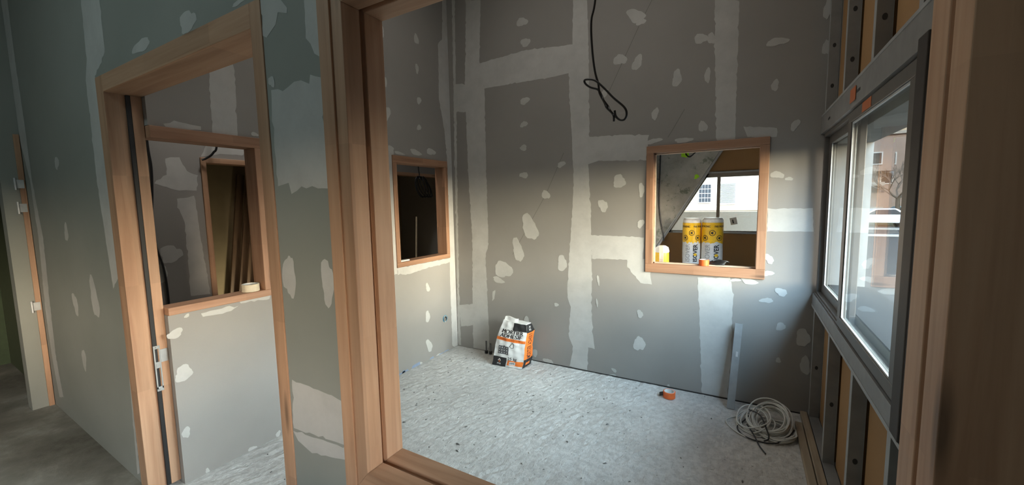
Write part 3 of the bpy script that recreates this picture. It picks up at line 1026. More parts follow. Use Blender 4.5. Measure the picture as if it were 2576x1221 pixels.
track(0.774, 0.860, 1.44, 3.308, 'grey metal rail forming the window sill line', lip=(0.774, 0.790))
track(1.902, 2.020, 1.44, 3.308, 'grey metal rail forming the window head line', lip=(2.008, 2.020), slots=((2.30, 1.955), (3.02, 1.955)))
track(0.0, 0.040, 1.44, 3.308, 'metal floor rail under the short studs', x0=0.4075, x1=0.4615)
lb = MB().box(0.3985, 0.3998, 2.34, 2.45, 1.925, 1.985)
tag(lb.obj('orange_sticker', STICKER), 'orange sticker on the grey head rail over the window', 'sticker')

G_FB = 'brown boards in the facade lining'
for (y0, y1, z0, z1, lab) in ((2.69, 3.19, 0.045, 0.770, 'brown fibre board under the window in the bay by the back wall'),
                              (2.14, 2.64, 0.045, 0.770, 'brown fibre board under the window in the middle bay'),
                              (1.63, 2.09, 0.045, 0.770, 'brown fibre board under the window in the bay by the big jamb'),
                              (2.69, 3.19, 2.025, CZ - 0.002, 'brown fibre board above the window in the bay by the back wall'),
                              (2.14, 2.64, 2.025, CZ - 0.002, 'brown fibre board above the window in the middle bay'),
                              (1.46, 2.09, 2.025, CZ - 0.002, 'brown fibre board above the window in the bay by the big jamb')):
    tag(MB().box(0.463, 0.477, y0, y1, z0, z1).obj('fibre_board', FIBRE, bevel=0.002), lab, 'board', G_FB)

for (x0, x1, z1, lab) in ((0.322, 0.362, 0.032, 'dusty timber batten on the floor, the outer of two along the facade'),
                          (0.366, 0.404, 0.040, 'dusty timber batten on the floor, tight against the metal floor rail')):
    mb = MB().box(x0, x1, 1.2, 3.12 if x0 < 0.35 else 3.28, 0.003, z1)
    tag(mb.obj('timber_batten', GY, bevel=0.004), lab, 'timber', 'battens along the facade')

# ------------------------------------------------------------------ far window of the next room
w8 = frame_root('window_8', 'grey window of the next room cut to the slope of the slab', (-0.4, YF + 0.06, 0.86))
f0, f1 = YF + 0.02, YF + 0.09
FR = plain('taupe_frame', (0.24, 0.205, 0.165), 0.5, 0.1)
mb = MB().box(-1.36, 0.478, f0, f1, 0.862, 0.905).box(-0.75, 0.478, f0, f1, 1.905, 1.974)
mb.hexa([(dx(0.862) - 0.01, f0, 0.862), (dx(0.862) + 0.06, f0, 0.862), (dx(1.974) + 0.06, f0, 1.974), (dx(1.974) - 0.01, f0, 1.974),
         (dx(0.862) - 0.01, f1, 0.862), (dx(0.862) + 0.06, f1, 0.862), (dx(1.974) + 0.06, f1, 1.974), (dx(1.974) - 0.01, f1, 1.974)])
mb.obj('outer_frame', FR, w8)
MB().box(-0.485, -0.43, f0, f1, 0.905, 1.905).obj('mullion', FR, w8)
zz = (0.905, 1.905)
for (xa0, xa1, xb) in ((dx(zz[0]) + 0.06, dx(zz[1]) + 0.06, -0.485), (-0.43, -0.43, 0.478)):
    mb = MB()
    y0, y1 = YF + 0.05, YF + 0.056
    mb.hexa([(xa0, y0, zz[0]), (xb, y0, zz[0]), (xb, y0, zz[1]), (xa1, y0, zz[1]), (xa0, y1, zz[0]), (xb, y1, zz[0]), (xb, y1, zz[1]), (xa1, y1, zz[1])])
    mb.obj('glass_pane', GLASS, w8)
mb = MB()
c, s_ = math.cos(R(12)), math.sin(R(12))
pts = [(-0.055, -0.065), (0.055, -0.065), (0.055, 0.065), (-0.055, 0.065)]
vs = [(-0.195 + p[0] * c - p[1] * s_, y, 1.085 + p[0] * s_ + p[1] * c) for y in (YF + 0.046, YF + 0.0475) for p in pts]
mb.hexa(vs, 0)
pts = [(-0.02, -0.04), (0.0, -0.04), (0.0, 0.03), (-0.02, 0.03)]
mb.hexa([(-0.195 + p[0] * c - p[1] * s_, y, 1.085 + p[0] * s_ + p[1] * c) for y in (YF + 0.0445, YF + 0.0458) for p in pts], 1)
st_ = mb.obj('sticker', [PAPERW, INK], w8)
st_['label'] = 'white glazing sticker with dark print'


def metal_rail(name, pts, label, w=0.05, h=0.035):
    mb = MB()
    for a, b in zip(pts, pts[1:]):
        mb.bar(a, b, w, h, (0, 1, 0))
    return tag(mb.obj(name, ZINC), label, 'metal rail')


PALE = ZINC
metal_rail('metal_rail', [(-1.24, YF - 0.03, 0.872), (0.40, YF - 0.03, 0.872)], 'pale metal rail under the far window, behind the insulation rolls', 0.024, 0.028)
metal_rail('metal_rail', [(-0.58, YF - 0.03, 1.99), (0.40, YF - 0.03, 1.99)], 'pale metal rail over the far window of the next room', 0.024, 0.028)
metal_rail('metal_rail', [(dx(0.05) + 0.03, 8.335, 0.05), (dx(3.4) + 0.03, 8.335, 3.4)], 'pale metal rail climbing along the sloping slab', 0.035, 0.028)
G2 = 'brown boards of the next room'
tag(MB().box(-1.55, 0.40, YF - 0.014, YF - 0.001, 0.01, 0.852).obj('fibre_board', FIBRE), 'brown fibre board below the far window, behind the insulation rolls', 'board', G2)
tag(MB().box(-0.62, 0.40, YF - 0.014, YF - 0.001, 2.012, CZ - 0.01).obj('fibre_board', FIBRE), 'brown fibre board over the far window of the next room', 'board', G2)

# ------------------------------------------------------------------ mortar bag
BX, BY = -1.858, 3.052
bag = thing('mortar_bag', 'white and orange bag of adhesive mortar standing on the dusty floor', 'bag', (-1.862, 3.15, 0.003))
BH = 0.408


def bag_dims(v):
    hw = 0.150 - 0.028 * v ** 1.5 + 0.006 * math.sin(math.pi * v) - 0.012 * max(0, v - 0.8) / 0.2
    cx = BX + 0.045 * v + 0.004 * math.sin(9 * v)
    d = 0.150 - 0.03 * v - 0.05 * max(0, v - 0.82) / 0.18
    y0 = BY + 0.065 * v + 0.018 * v * v
    return cx, hw, d, y0


def wr(a, b):
    return 0.0018 * math.sin(23 * a + 9 * b) + 0.0015 * math.sin(-14 * a + 31 * b + 1) + 0.0010 * math.sin(47 * b + 11 * a)


def bag_front(u, v, lift=0.0):
    """u 0..1 across the printed face, v 0..1 up it."""
    cx, hw, d, y0 = bag_dims(v)
    b = 0.016 * math.sin(math.pi * min(1, max(0, u))) * (0.35 + 0.65 * math.sin(math.pi * min(1, v)))
    zt = BH * v + (-0.022 * (u - 0.35) * v if v > 0.5 else -0.022 * (u - 0.35) * v)
    return Vector((cx - hw + 2 * hw * u, y0 - b - wr(u, v) - lift + 0.03 * (u - 0.0) * 0.9, zt + 0.003))


def bag_side(w, v, lift=0.0):
    """w 0..1 from the printed face back along the gusset."""
    p = bag_front(1.0, v)
    cx, hw, d, y0 = bag_dims(v)
    b = 0.012 * math.sin(math.pi * w) * math.sin(math.pi * min(1, v)) + 0.4 * wr(w + 2, v)
    return Vector((p.x + b + lift + 0.012 * w, p.y + d * w, p.z))


NV, NU, NW = 64, 48, 20
vs, fs = [], []
ring = 2 * NU + 2 * NW
for j in range(NV + 1):
    v = j / NV
    cx, hw, d, y0 = bag_dims(v)
    row = []
    for i in range(NU):
        row.append(bag_front(i / NU, v))
    for i in range(NW):
        row.append(bag_side(i / NW, v))
    for i in range(NU):
        p = bag_front(1 - i / NU, v)
        row.append(Vector((p.x + 0.012, bag_front(1, v).y * 0 + p.y + d + 0.016 * math.sin(math.pi * i / NU) * 0.6, p.z)))
    for i in range(NW):
        p = bag_front(0, v)
        row.append(Vector((p.x - 0.01 * math.sin(math.pi * i / NW) + 0.012 * (1 - i / NW), p.y + d * (1 - i / NW), p.z)))
    vs += row
for j in range(NV):
    for i in range(ring):
        i2 = (i + 1) % ring
        fs.append((j * ring + i, j * ring + i2, (j + 1) * ring + i2, (j + 1) * ring + i))
fs.append(tuple(reversed(range(ring))))
fs.append(tuple(NV * ring + i for i in range(ring)))
bb = MB().add(vs, fs)
bb.obj('sack', PAPERW, bag, smooth=True)
# folded top flap at the left of the bag
mb = MB()
vv, ff = [], []
for j in range(5):
    t = j / 4
    for i in range(9):
        u = i / 8
        p = bag_front(0.02 + 0.56 * u, 0.985)
        vv.append((p.x - 0.002 + 0.006 * t, p.y + 0.012 + 0.004 * math.sin(7 * u) + 0.012 * t, p.z + 0.036 * t + 0.004 * math.sin(5 * u) * t))
k = len(vv)
vv += [(x + 0.001, y + 0.014, z - 0.001) for x, y, z in vv]
for j in range(4):
    for i in range(8):
        a = j * 9 + i
        ff.append((a, a + 1, a + 10, a + 9))
        ff.append((k + a + 9, k + a + 10, k + a + 1, k + a))
for j in range(4):
    for a in (j * 9, j * 9 + 8):
        ff.append((a, a + 9, k + a + 9, k + a))
for i in range(8):
    for a in (i, 36 + i):
        ff.append((a, k + a, k + a + 1, a + 1))
mb.add(vv, ff)
mb.obj('top_fold', PAPERW, bag, smooth=True)


def panel(fn, u0, u1, v0, v1, lift, n=10, mi=0, mb=None, skew=0.0):
    mb = mb or MB()
    k = max(3, int(n * 2.2))
    vs = []
    for j in range(k + 1):
        for i in range(k + 1):
            u = u0 + (u1 - u0) * i / k
            vs.append(fn(u, v0 + (v1 - v0) * j / k + skew * (i / k), lift))
    mb.add(vs, [(j * (k + 1) + i, j * (k + 1) + i + 1, (j + 1) * (k + 1) + i + 1, (j + 1) * (k + 1) + i) for j in range(k) for i in range(k)], mi)
    return mb


def lettering(fn, body, u0, u1, v0, v1, lift, bold=0.02, vert=False, mb=None, mi=0):
    mb = mb or MB()
    pts, fs = text_geo(body, bold)
    if vert:
        vs = [fn(u1 - (u1 - u0) * y, v0 + (v1 - v0) * x, lift) for x, y in pts]
    else:
        vs = [fn(u0 + (u1 - u0) * x, v0 + (v1 - v0) * y, lift) for x, y in pts]
    return mb.add(vs, fs, mi)


PR = [INK, ORANGEP, REDINK, PAPERW, plain('grey_print', (0.10, 0.10, 0.105), 0.5)]
mb = MB()
panel(bag_front, 0.50, 1.0, 0.82, 0.985, 0.0012, 10, 0, mb)
panel(bag_front, 0.0, 1.0, 0.575, 0.640, 0.0012, 12, 1, mb, -0.015)
panel(bag_front, 0.0, 0.46, 0.0, 0.205, 0.0012, 10, 0, mb)
panel(bag_front, 0.50, 1.0, 0.045, 0.155, 0.0012, 10, 1, mb)
panel(bag_front, 0.57, 0.76, 0.055, 0.13, 0.0020, 6, 3, mb)
for k in range(9):
    u = 0.59 + 0.017 * k
    panel(bag_front, u, u + (0.006 if k % 3 else 0.011), 0.068, 0.118, 0.0026, 2, 0, mb)
panel(bag_front, 0.14, 0.50, 0.275, 0.455, 0.0012, 8, 4, mb)
for a in range(4):
    for b in range(3):
        panel(bag_front, 0.175 + 0.085 * a, 0.200 + 0.085 * a, 0.300 + 0.055 * b, 0.318 + 0.055 * b, 0.0026, 2, 3, mb)
# trowel drawing
vs = [bag_front(u, v, 0.0022) for u, v in ((0.52, 0.46), (0.60, 0.555), (0.67, 0.52), (0.66, 0.44), (0.58, 0.43))]
mb.add(vs, [(0, 1, 2, 3, 4)], 4)
vs = [bag_front(u, v, 0.0028) for u, v in ((0.54, 0.465), (0.60, 0.535), (0.65, 0.51), (0.64, 0.45), (0.58, 0.44))]
mb.add(vs, [(0, 1, 2, 3, 4)], 3)
mb.add([bag_front(u, v, 0.0022) for u, v in ((0.30, 0.465), (0.53, 0.475), (0.55, 0.462), (0.31, 0.452))], [(0, 1, 2, 3)], 4)
# house emblem
mb.add([bag_front(u, v, 0.0022) for u, v in ((0.17, 0.13), (0.225, 0.175), (0.28, 0.13), (0.265, 0.12), (0.225, 0.152), (0.185, 0.12))], [(0, 1, 2, 3, 4, 5)], 3)
panel(bag_front, 0.19, 0.26, 0.085, 0.128, 0.0012, 2, 1, mb)
lettering(bag_front, 'PRB', 0.16, 0.29, 0.035, 0.072, 0.0024, 0.010, mb=mb, mi=3)
for du in (0.0, 0.006, 0.012):
    lettering(bag_front, 'MORTIER', 0.12 + du, 0.89 + du, 0.735, 0.818, 0.0019, 0.0, mb=mb)
for du in (0.0, 0.006, 0.012):
    lettering(bag_front, 'ADHESIF', 0.09 + du, 0.86 + du, 0.645, 0.725, 0.0019, 0.0, mb=mb)
lettering(bag_front, 'COLLAGE DES PLAQUES DE PLATRE', 0.06, 0.84, 0.583, 0.622, 0.0022, 0.0, mb=mb, mi=2)
lettering(bag_front, '25 kg', 0.50, 0.79, 0.145, 0.228, 0.0026, 0.012, mb=mb)
mb.obj('front_print', PR, bag)
mb = MB()
panel(bag_side, 0.0, 1.0, 0.20, 0.80, 0.0012, 12, 1, mb)
panel(bag_side, 0.0, 1.0, 0.80, 0.985, 0.0012, 8, 0, mb)
panel(bag_side, 0.0, 1.0, 0.0, 0.20, 0.0012, 8, 0, mb)
lettering(bag_side, 'MORTIER ADHESIF', 0.22, 0.66, 0.22, 0.78, 0.0036, 0.006, True, mb)
lettering(bag_side, '25 kg', 0.30, 0.62, 0.84, 0.94, 0.0024, 0.008, True, mb, 3)
panel(bag_side, 0.25, 0.70, 0.06, 0.12, 0.0022, 2, 1, mb)
mb.obj('gusset_print', PR, bag)

# ------------------------------------------------------------------ pipe stubs
for x, h, lab in ((-2.212, 0.125, 'grey pipe stub rising from the floor beside the corner, the one further from the bag'),
                  (-2.162, 0.110, 'grey pipe stub rising from the floor, the one nearer the mortar bag')):
    t = thing('pipe_stub', lab, 'pipe', (x, 3.262, 0.003), 'pipe stubs')
    MB().lathe([(0.0, 0.0), (0.009, 0.0), (0.009, h), (0.0065, h), (0.0065, h - 0.01), (0, h - 0.01)], (x, 3.262, 0.003), 16).obj('pipe', plain('grey_pipe', (0.17, 0.165, 0.16), 0.5, 0.3), t, smooth=True)
    MB().lathe([(0.0095, 0.0), (0.017, 0.0), (0.017, 0.026), (0.0095, 0.030)], (x, 3.262, 0.003), 16, closed=True).obj('sleeve', RUBBER, t, smooth=True)


# ------------------------------------------------------------------ tape rolls
def tape_roll(name, loc, r_out, r_in, h, mat, core, label, group=None, tilt=0.0):
    t = thing(name, label, 'tape', loc, group)
    x, y, z = loc
    MB().lathe([(r_in + 0.003, 0), (r_out - 0.0015, 0), (r_out, 0.0015), (r_out, h - 0.0015), (r_out - 0.0015, h), (r_in + 0.003, h)], (x, y, z), 40, closed=True).obj('tape', mat, t, smooth=True)
    MB().lathe([(r_in, 0), (r_in + 0.003, 0), (r_in + 0.003, h), (r_in, h)], (x, y, z), 40, closed=True).obj('core', core, t, smooth=True)
    return t


tf = tape_roll('tape_roll', (-0.462, 3.14, 0.003), 0.044, 0.034, 0.048, ORANGE, WHITEP, 'orange tape roll lying on the dusty floor', 'orange tape rolls')
MB().add([(-0.505, 3.128, 0.012), (-0.530, 3.120, 0.006), (-0.530, 3.120, 0.038), (-0.505, 3.128, 0.046),
          (-0.505, 3.1285, 0.012), (-0.530, 3.1205, 0.006), (-0.530, 3.1205, 0.038), (-0.505, 3.1285, 0.046)],
         [(0, 1, 2, 3), (7, 6, 5, 4), (0, 4, 5, 1), (1, 5, 6, 2), (2, 6, 7, 3), (3, 7, 4, 0)]).obj('loose_end', SEAL, tf)
tape_roll('tape_roll', (-0.264, 3.345, 1.0005), 0.036, 0.027, 0.046, ORANGE, WHITEP, 'orange tape roll on the sill of the square opening', 'orange tape rolls')
tape_roll('tape_roll', (-2.652, 1.325, 0.9855), 0.048, 0.038, 0.046, CREAM, WHITEP, 'cream masking tape roll on the sill seen through the doorway')

# ------------------------------------------------------------------ stud offcut, floor crumbs
t = thing('metal_stud', 'grey metal stud offcut leaning on the back wall above the cable coil', 'metal stud', (-0.05, 3.18, 0.003))
a, b = Vector((-0.052, 3.150, 0.008)), Vector((-0.018, 3.262, 0.605))
mb = MB()
mb.bar(a, b, 0.046, 0.0016, (0, -1, 0.2))
mb.obj('web', ZINC, t)
for s in (-1, 1):
    o = Vector((s * 0.0232, 0.017, -0.003))
    MB().bar(a + o, b + o, 0.0016, 0.034, (0, -1, 0.2)).obj('flange', ZINC, t)
d = (b - a).normalized()
c = a + d * 0.39
MB().bar(c - d * 0.018 + Vector((0.006, -0.002, 0)), c + d * 0.018 + Vector((0.006, -0.002, 0)), 0.014, 0.0012, (0, -1, 0.2)).obj('slot', plain('slot_edge', (0.55, 0.55, 0.54), 0.5), t)

q = random.Random(17)
mb = MB()
for k in range(420):
    x, y = q.uniform(-2.5, 0.28), q.uniform(0.98, 3.24)
    if (abs(x + 1.86) < 0.25 and y > 3.0) or (x > -0.12 and y > 2.6) or (abs(x + 0.46) < 0.1 and y > 3.0):
        continue
    r_ = q.uniform(0.002, 0.007)
    a_ = q.uniform(0, 6.28)
    el = q.uniform(0.6, 2.6)
    vs = []
    for zz_ in (0.001, 0.001 + r_ * q.uniform(0.5, 1.0)):
        for s in range(5):
            t_ = a_ + 2 * math.pi * s / 5
            rr_ = r_ * (0.55 if zz_ > 0.0011 else 1.0) * q.uniform(0.7, 1.2)
            px, py = rr_ * math.cos(t_) * el, rr_ * math.sin(t_)
            vs.append((x + px * math.cos(a_) - py * math.sin(a_), y + px * math.sin(a_) + py * math.cos(a_), zz_))
    mb.add(vs, [(0, 1, 2, 3, 4)[::-1], (5, 6, 7, 8, 9)] + [(s, (s + 1) % 5, 5 + (s + 1) % 5, 5 + s) for s in range(5)], 0 if q.random() < 0.45 else 1)
tag(mb.obj('plaster_crumbs', [plain('pale_crumb', (0.62, 0.61, 0.58), 0.9), plain('grey_crumb', (0.17, 0.165, 0.155), 0.9)]),
    'plaster crumbs and grit scattered over the dusty floor', 'debris', kind='stuff')

# ------------------------------------------------------------------ cable coil on the floor
t = thing('cable_coil', 'tangled coil of white cable on the floor beside the back wall', 'cable', (0.17, 2.97, 0.003))
q = random.Random(5)


def coil_loop(cx, cy, cz_, r_a, r_b, tx, ty, seed, n=40, ph=0.0):
    qq = random.Random(seed)
    w = [qq.uniform(-0.006, 0.006) for _ in range(4)]
    out = []
    rot = Matrix.Rotation(tx, 3, 'X') @ Matrix.Rotation(ty, 3, 'Y')
    for i in range(n):
        a_ = 2 * math.pi * i / n
        p = Vector((r_a * math.cos(a_), r_b * math.sin(a_), w[0] * math.sin(2 * a_) + w[1] * math.cos(3 * a_)))
        p = rot @ p + Vector((cx + w[2] - 0.012, cy, cz_))
        p.x = min(p.x, 0.3150 + 0.0)
        p.z = max(p.z, 0.0065)
        out.append(p)
    return out


mb = MB()
for k in range(17):
    f = k / 16
    mb.tube(coil_loop(0.185 + q.uniform(-0.02, 0.02), 2.985 + q.uniform(-0.02, 0.02), 0.068 + q.uniform(-0.012, 0.014), 0.088 + 0.036 * f, 0.105 + 0.034 * f,
                      R(24 + q.uniform(-14, 12)), R(-14 + q.uniform(-12, 12)), k), 0.0042, 8, closed=True)
for k in range(6):
    mb.tube(coil_loop(0.12 + q.uniform(-0.03, 0.02), 2.96 + q.uniform(-0.02, 0.02), 0.045 + q.uniform(-0.01, 0.02), 0.09 + q.uniform(-0.01, 0.02), 0.10 + q.uniform(-0.01, 0.02),
                      R(16 + q.uniform(-14, 14)), R(-18 + q.uniform(-14, 10)), 50 + k), 0.0042, 8, closed=True)
for k in range(8):
    mb.tube(coil_loop(0.22 + q.uniform(-0.015, 0.015), 2.94 + q.uniform(-0.02, 0.02), 0.016 + 0.003 * k, 0.085 + q.uniform(0, 0.02), 0.10 + q.uniform(-0.01, 0.02),
                      R(4), R(-4), 80 + k), 0.0042, 8, closed=True)
mb.tube(smooth_path([(0.10, 3.07, 0.09), (0.02, 3.07, 0.02), (-0.055, 3.01, 0.0075), (-0.07, 2.95, 0.0075), (-0.03, 2.87, 0.0075), (0.06, 2.80, 0.0075), (0.14, 2.81, 0.012), (0.20, 2.86, 0.02)], 8), 0.0042, 8)
mb.obj('white_cable', WHITEC, t, smooth=True)
mb = MB()
mb.tube(smooth_path([(0.09, 3.06, 0.075), (0.03, 3.0, 0.012), (-0.005, 2.91, 0.0075), (0.03, 2.82, 0.0075), (0.11, 2.785, 0.010), (0.2, 2.80, 0.014), (0.27, 2.88, 0.035), (0.305, 2.95, 0.05)], 8), 0.0042, 8)
mb.tube(smooth_path([(0.05, 2.93, 0.03), (0.09, 2.82, 0.02), (0.115, 2.74, 0.0075), (0.145, 2.665, 0.0075)], 8), 0.0042, 8)
mb.tube(smooth_path([(0.06, 3.0, 0.10), (0.12, 2.94, 0.105), (0.155, 2.86, 0.06), (0.165, 2.81, 0.03), (0.14, 2.785, 0.02)], 8), 0.0044, 8)
o = mb.obj('black_cable', BLACKC, t, smooth=True)
o['label'] = 'black cable ends wound round the white coil'

# ------------------------------------------------------------------ hanging cable in the room
P = smooth_path([(-0.60, 2.0, CZ - 0.002), (-0.63, 2.0, 3.1), (-0.662, 2.0, 2.52), (-0.686, 2.0, 2.38), (-0.682, 2.0, 2.25), (-0.668, 2.0, 2.14), (-0.651, 2.0, 2.078),
                 (-0.642, 1.994, 2.03), (-0.622, 2.006, 1.985), (-0.606, 1.994, 1.955), (-0.585, 2.006, 1.93), (-0.572, 1.996, 1.91), (-0.572, 2.0, 1.886)], 8)
Q = smooth_path([(-0.566, 1.992, 1.935), (-0.560, 1.99, 1.908), (-0.540, 1.99, 1.888), (-0.518, 1.99, 1.888), (-0.508, 1.99, 1.912), (-0.520, 1.99, 1.945), (-0.571, 1.985, 1.995), (-0.615, 1.985, 2.045), (-0.661, 1.985, 2.089),
                 (-0.700, 1.99, 2.103), (-0.722, 2.0, 2.103), (-0.715, 2.0, 2.085), (-0.69, 2.0, 2.065), (-0.655, 2.005, 2.05), (-0.636, 2.008, 2.02), (-0.622, 1.994, 1.992), (-0.603, 2.006, 1.962), (-0.590, 1.994, 1.94), (-0.574, 2.004, 1.918), (-0.560, 2.0, 1.905)], 8)
mb = MB().tube(P, 0.0052, 10).tube(Q, 0.0052, 10)
hc = mb.obj('hanging_cable', BLACKC, smooth=True)
tag(hc, 'black cable hanging in a twisted loop in front of the back wall', 'cable')

# ------------------------------------------------------------------ flush socket boxes


def socket_box(loc, axis, sign, mat, label, group=None, r_=0.034):
    """Round wall box: a rim on the board and a cup set in it."""
    rot = (Matrix.Rotation(R(90) * sign, 3, 'Y') if axis == 0 else Matrix.Rotation(R(-90) * sign, 3, 'X'))
    t = thing('socket_box', label, 'socket box', loc, group)
    MB().lathe([(r_ * 0.80, 0.0012), (r_ * 0.80, 0.004), (r_, 0.0035), (r_ * 1.04, 0.0012)], loc, 28, rot, closed=True).obj('rim', mat, t, smooth=True)
    mb = MB().lathe([(0.0, 0.0014), (r_ * 0.80, 0.0014), (r_ * 0.80, 0.0020), (0.0, 0.0020)], loc, 28, rot)
    mb.obj('cup', DARKGAP, t)
    w_ = MB()
    ax = rot @ Vector((0, 0, 1))
    s1_ = ax.orthogonal()
    s2_ = ax.cross(s1_)
    L_ = Vector(loc)
    pts_ = [L_ + ax * 0.004 + (s1_ * math.cos(k) + s2_ * math.sin(k * 1.3)) * r_ * 0.55 for k in (0, 1, 2, 3, 4, 5)]
    w_.tube(smooth_path(pts_, 5), 0.0022, 6).obj('wire', mat if mat is BLUE else WHITEC, t, smooth=True)
    return t


socket_box((0.106, YB, 0.353), 1, 1, BLUE, 'round dark blue socket box in the back wall behind the cable coil')
socket_box((XL, 3.118, 0.345), 0, 1, BLUEL, 'round blue socket box low in the left wall beside the corner')
socket_box((-3.905, YA0, 0.682), 1, 1, BLUEL, 'blue socket box in the dim corridor wall, the one nearer the hinges', 'corridor socket boxes', 0.042)
socket_box((-3.785, YA0, 0.680), 1, 1, BLUEL, 'blue socket box in the dim corridor wall, the one nearer the doorway', 'corridor socket boxes', 0.042)

# ------------------------------------------------------------------ narrow space behind the left wall
xw = XA + 0.012
mb = MB().tube(smooth_path([(xw, 1.222, CZ - 0.002), (xw, 1.225, 2.6), (xw, 1.224, 1.99), (xw, 1.232, 1.80), (xw, 1.222, 1.62), (xw, 1.205, 1.42), (xw, 1.212, 1.24), (xw, 1.240, 1.09), (xw, 1.250, 0.95), (xw, 1.251, 0.78)], 8), 0.007, 8)
tag(mb.obj('hanging_cable', BLACKC, smooth=True), 'long black cable running down the grey wall seen through the doorway', 'cable')
mb = MB().tube(smooth_path([(xw + 0.10, 1.64, CZ - 0.002), (xw + 0.1, 1.63, 2.5), (xw + 0.09, 1.618, 2.02), (xw + 0.06, 1.60, 1.93), (xw + 0.03, 1.56, 1.885), (xw + 0.02, 1.535, 1.874)], 8), 0.008, 8)
tag(mb.obj('hanging_cable', BLACKC, smooth=True), 'short black cable end curling over the narrow dark doorway', 'cable')
mb = MB().tube(smooth_path([(-3.2, 3.46, CZ - 0.002), (-3.2, 3.46, 2.4), (-3.2, 3.458, 1.95), (-3.2, 3.47, 1.84), (-3.2, 3.46, 1.80)], 8), 0.006, 8)
q = random.Random(9)
for k in range(5):
    mb.tube([Vector((-3.2 + 0.02 * math.sin(a_ + k) + 0.008 * k, 3.48 + 0.075 * math.cos(a_) * (1 - 0.06 * k) + 0.02 * k - 0.05 * math.sin(a_) , 1.70 + 0.115 * math.sin(a_) + q.uniform(-0.003, 0.003))) for a_ in [2 * math.pi * i / 32 for i in range(32)]], 0.006, 8, closed=True)
tag(mb.obj('cable_coil', BLACKC, smooth=True), 'black cable hanging in a coil behind the small opening', 'cable')
PALEST = plain('pale_stick', (0.55, 0.45, 0.30), 0.7)
mb = MB().tube([(-3.25, 3.36, 0.004), (-3.33, 3.535, 1.36)], 0.010, 8)
tag(mb.obj('wooden_pole', PALEST), 'thin wooden pole leaning in the dark behind the small opening', 'pole')
mb = MB().box(-2.648, -2.610, 2.556, 2.66, 1.0008, 1.014)
tag(mb.obj('plaster_offcut', WHITEP, bevel=0.002), 'small white offcut on the sill of the small opening', 'offcut')
PLK = wood('dark_plank', 2, (0.16, 0.10, 0.06), (0.20, 0.13, 0.08), (0.09, 0.06, 0.04))
for k, (y0, y1, dpt, h, lab) in enumerate(((2.05, 2.30, 0.0, 1.85, 'dark plank leaning in the store, the lowest leaning of four'),
                                           (2.10, 2.36, 0.05, 1.75, 'dark plank leaning in the store, second from the lowest'),
                                           (2.15, 2.42, 0.10, 1.9, 'dark plank leaning in the store, second from the steepest'),
                                           (2.20, 2.45, 0.15, 1.7, 'dark plank leaning in the store, the steepest of four'))):
    mb = MB().bar((-4.60 + dpt, y0, 0.02), (-4.62 + dpt, y1, h), 0.07, 0.025, (1, 0, 0))
    tag(mb.obj('plank', PLK), lab, 'plank', 'planks leaning in the store')

# ------------------------------------------------------------------ next room: insulation rolls and bits
G_R = 'glass wool rolls in the next room'


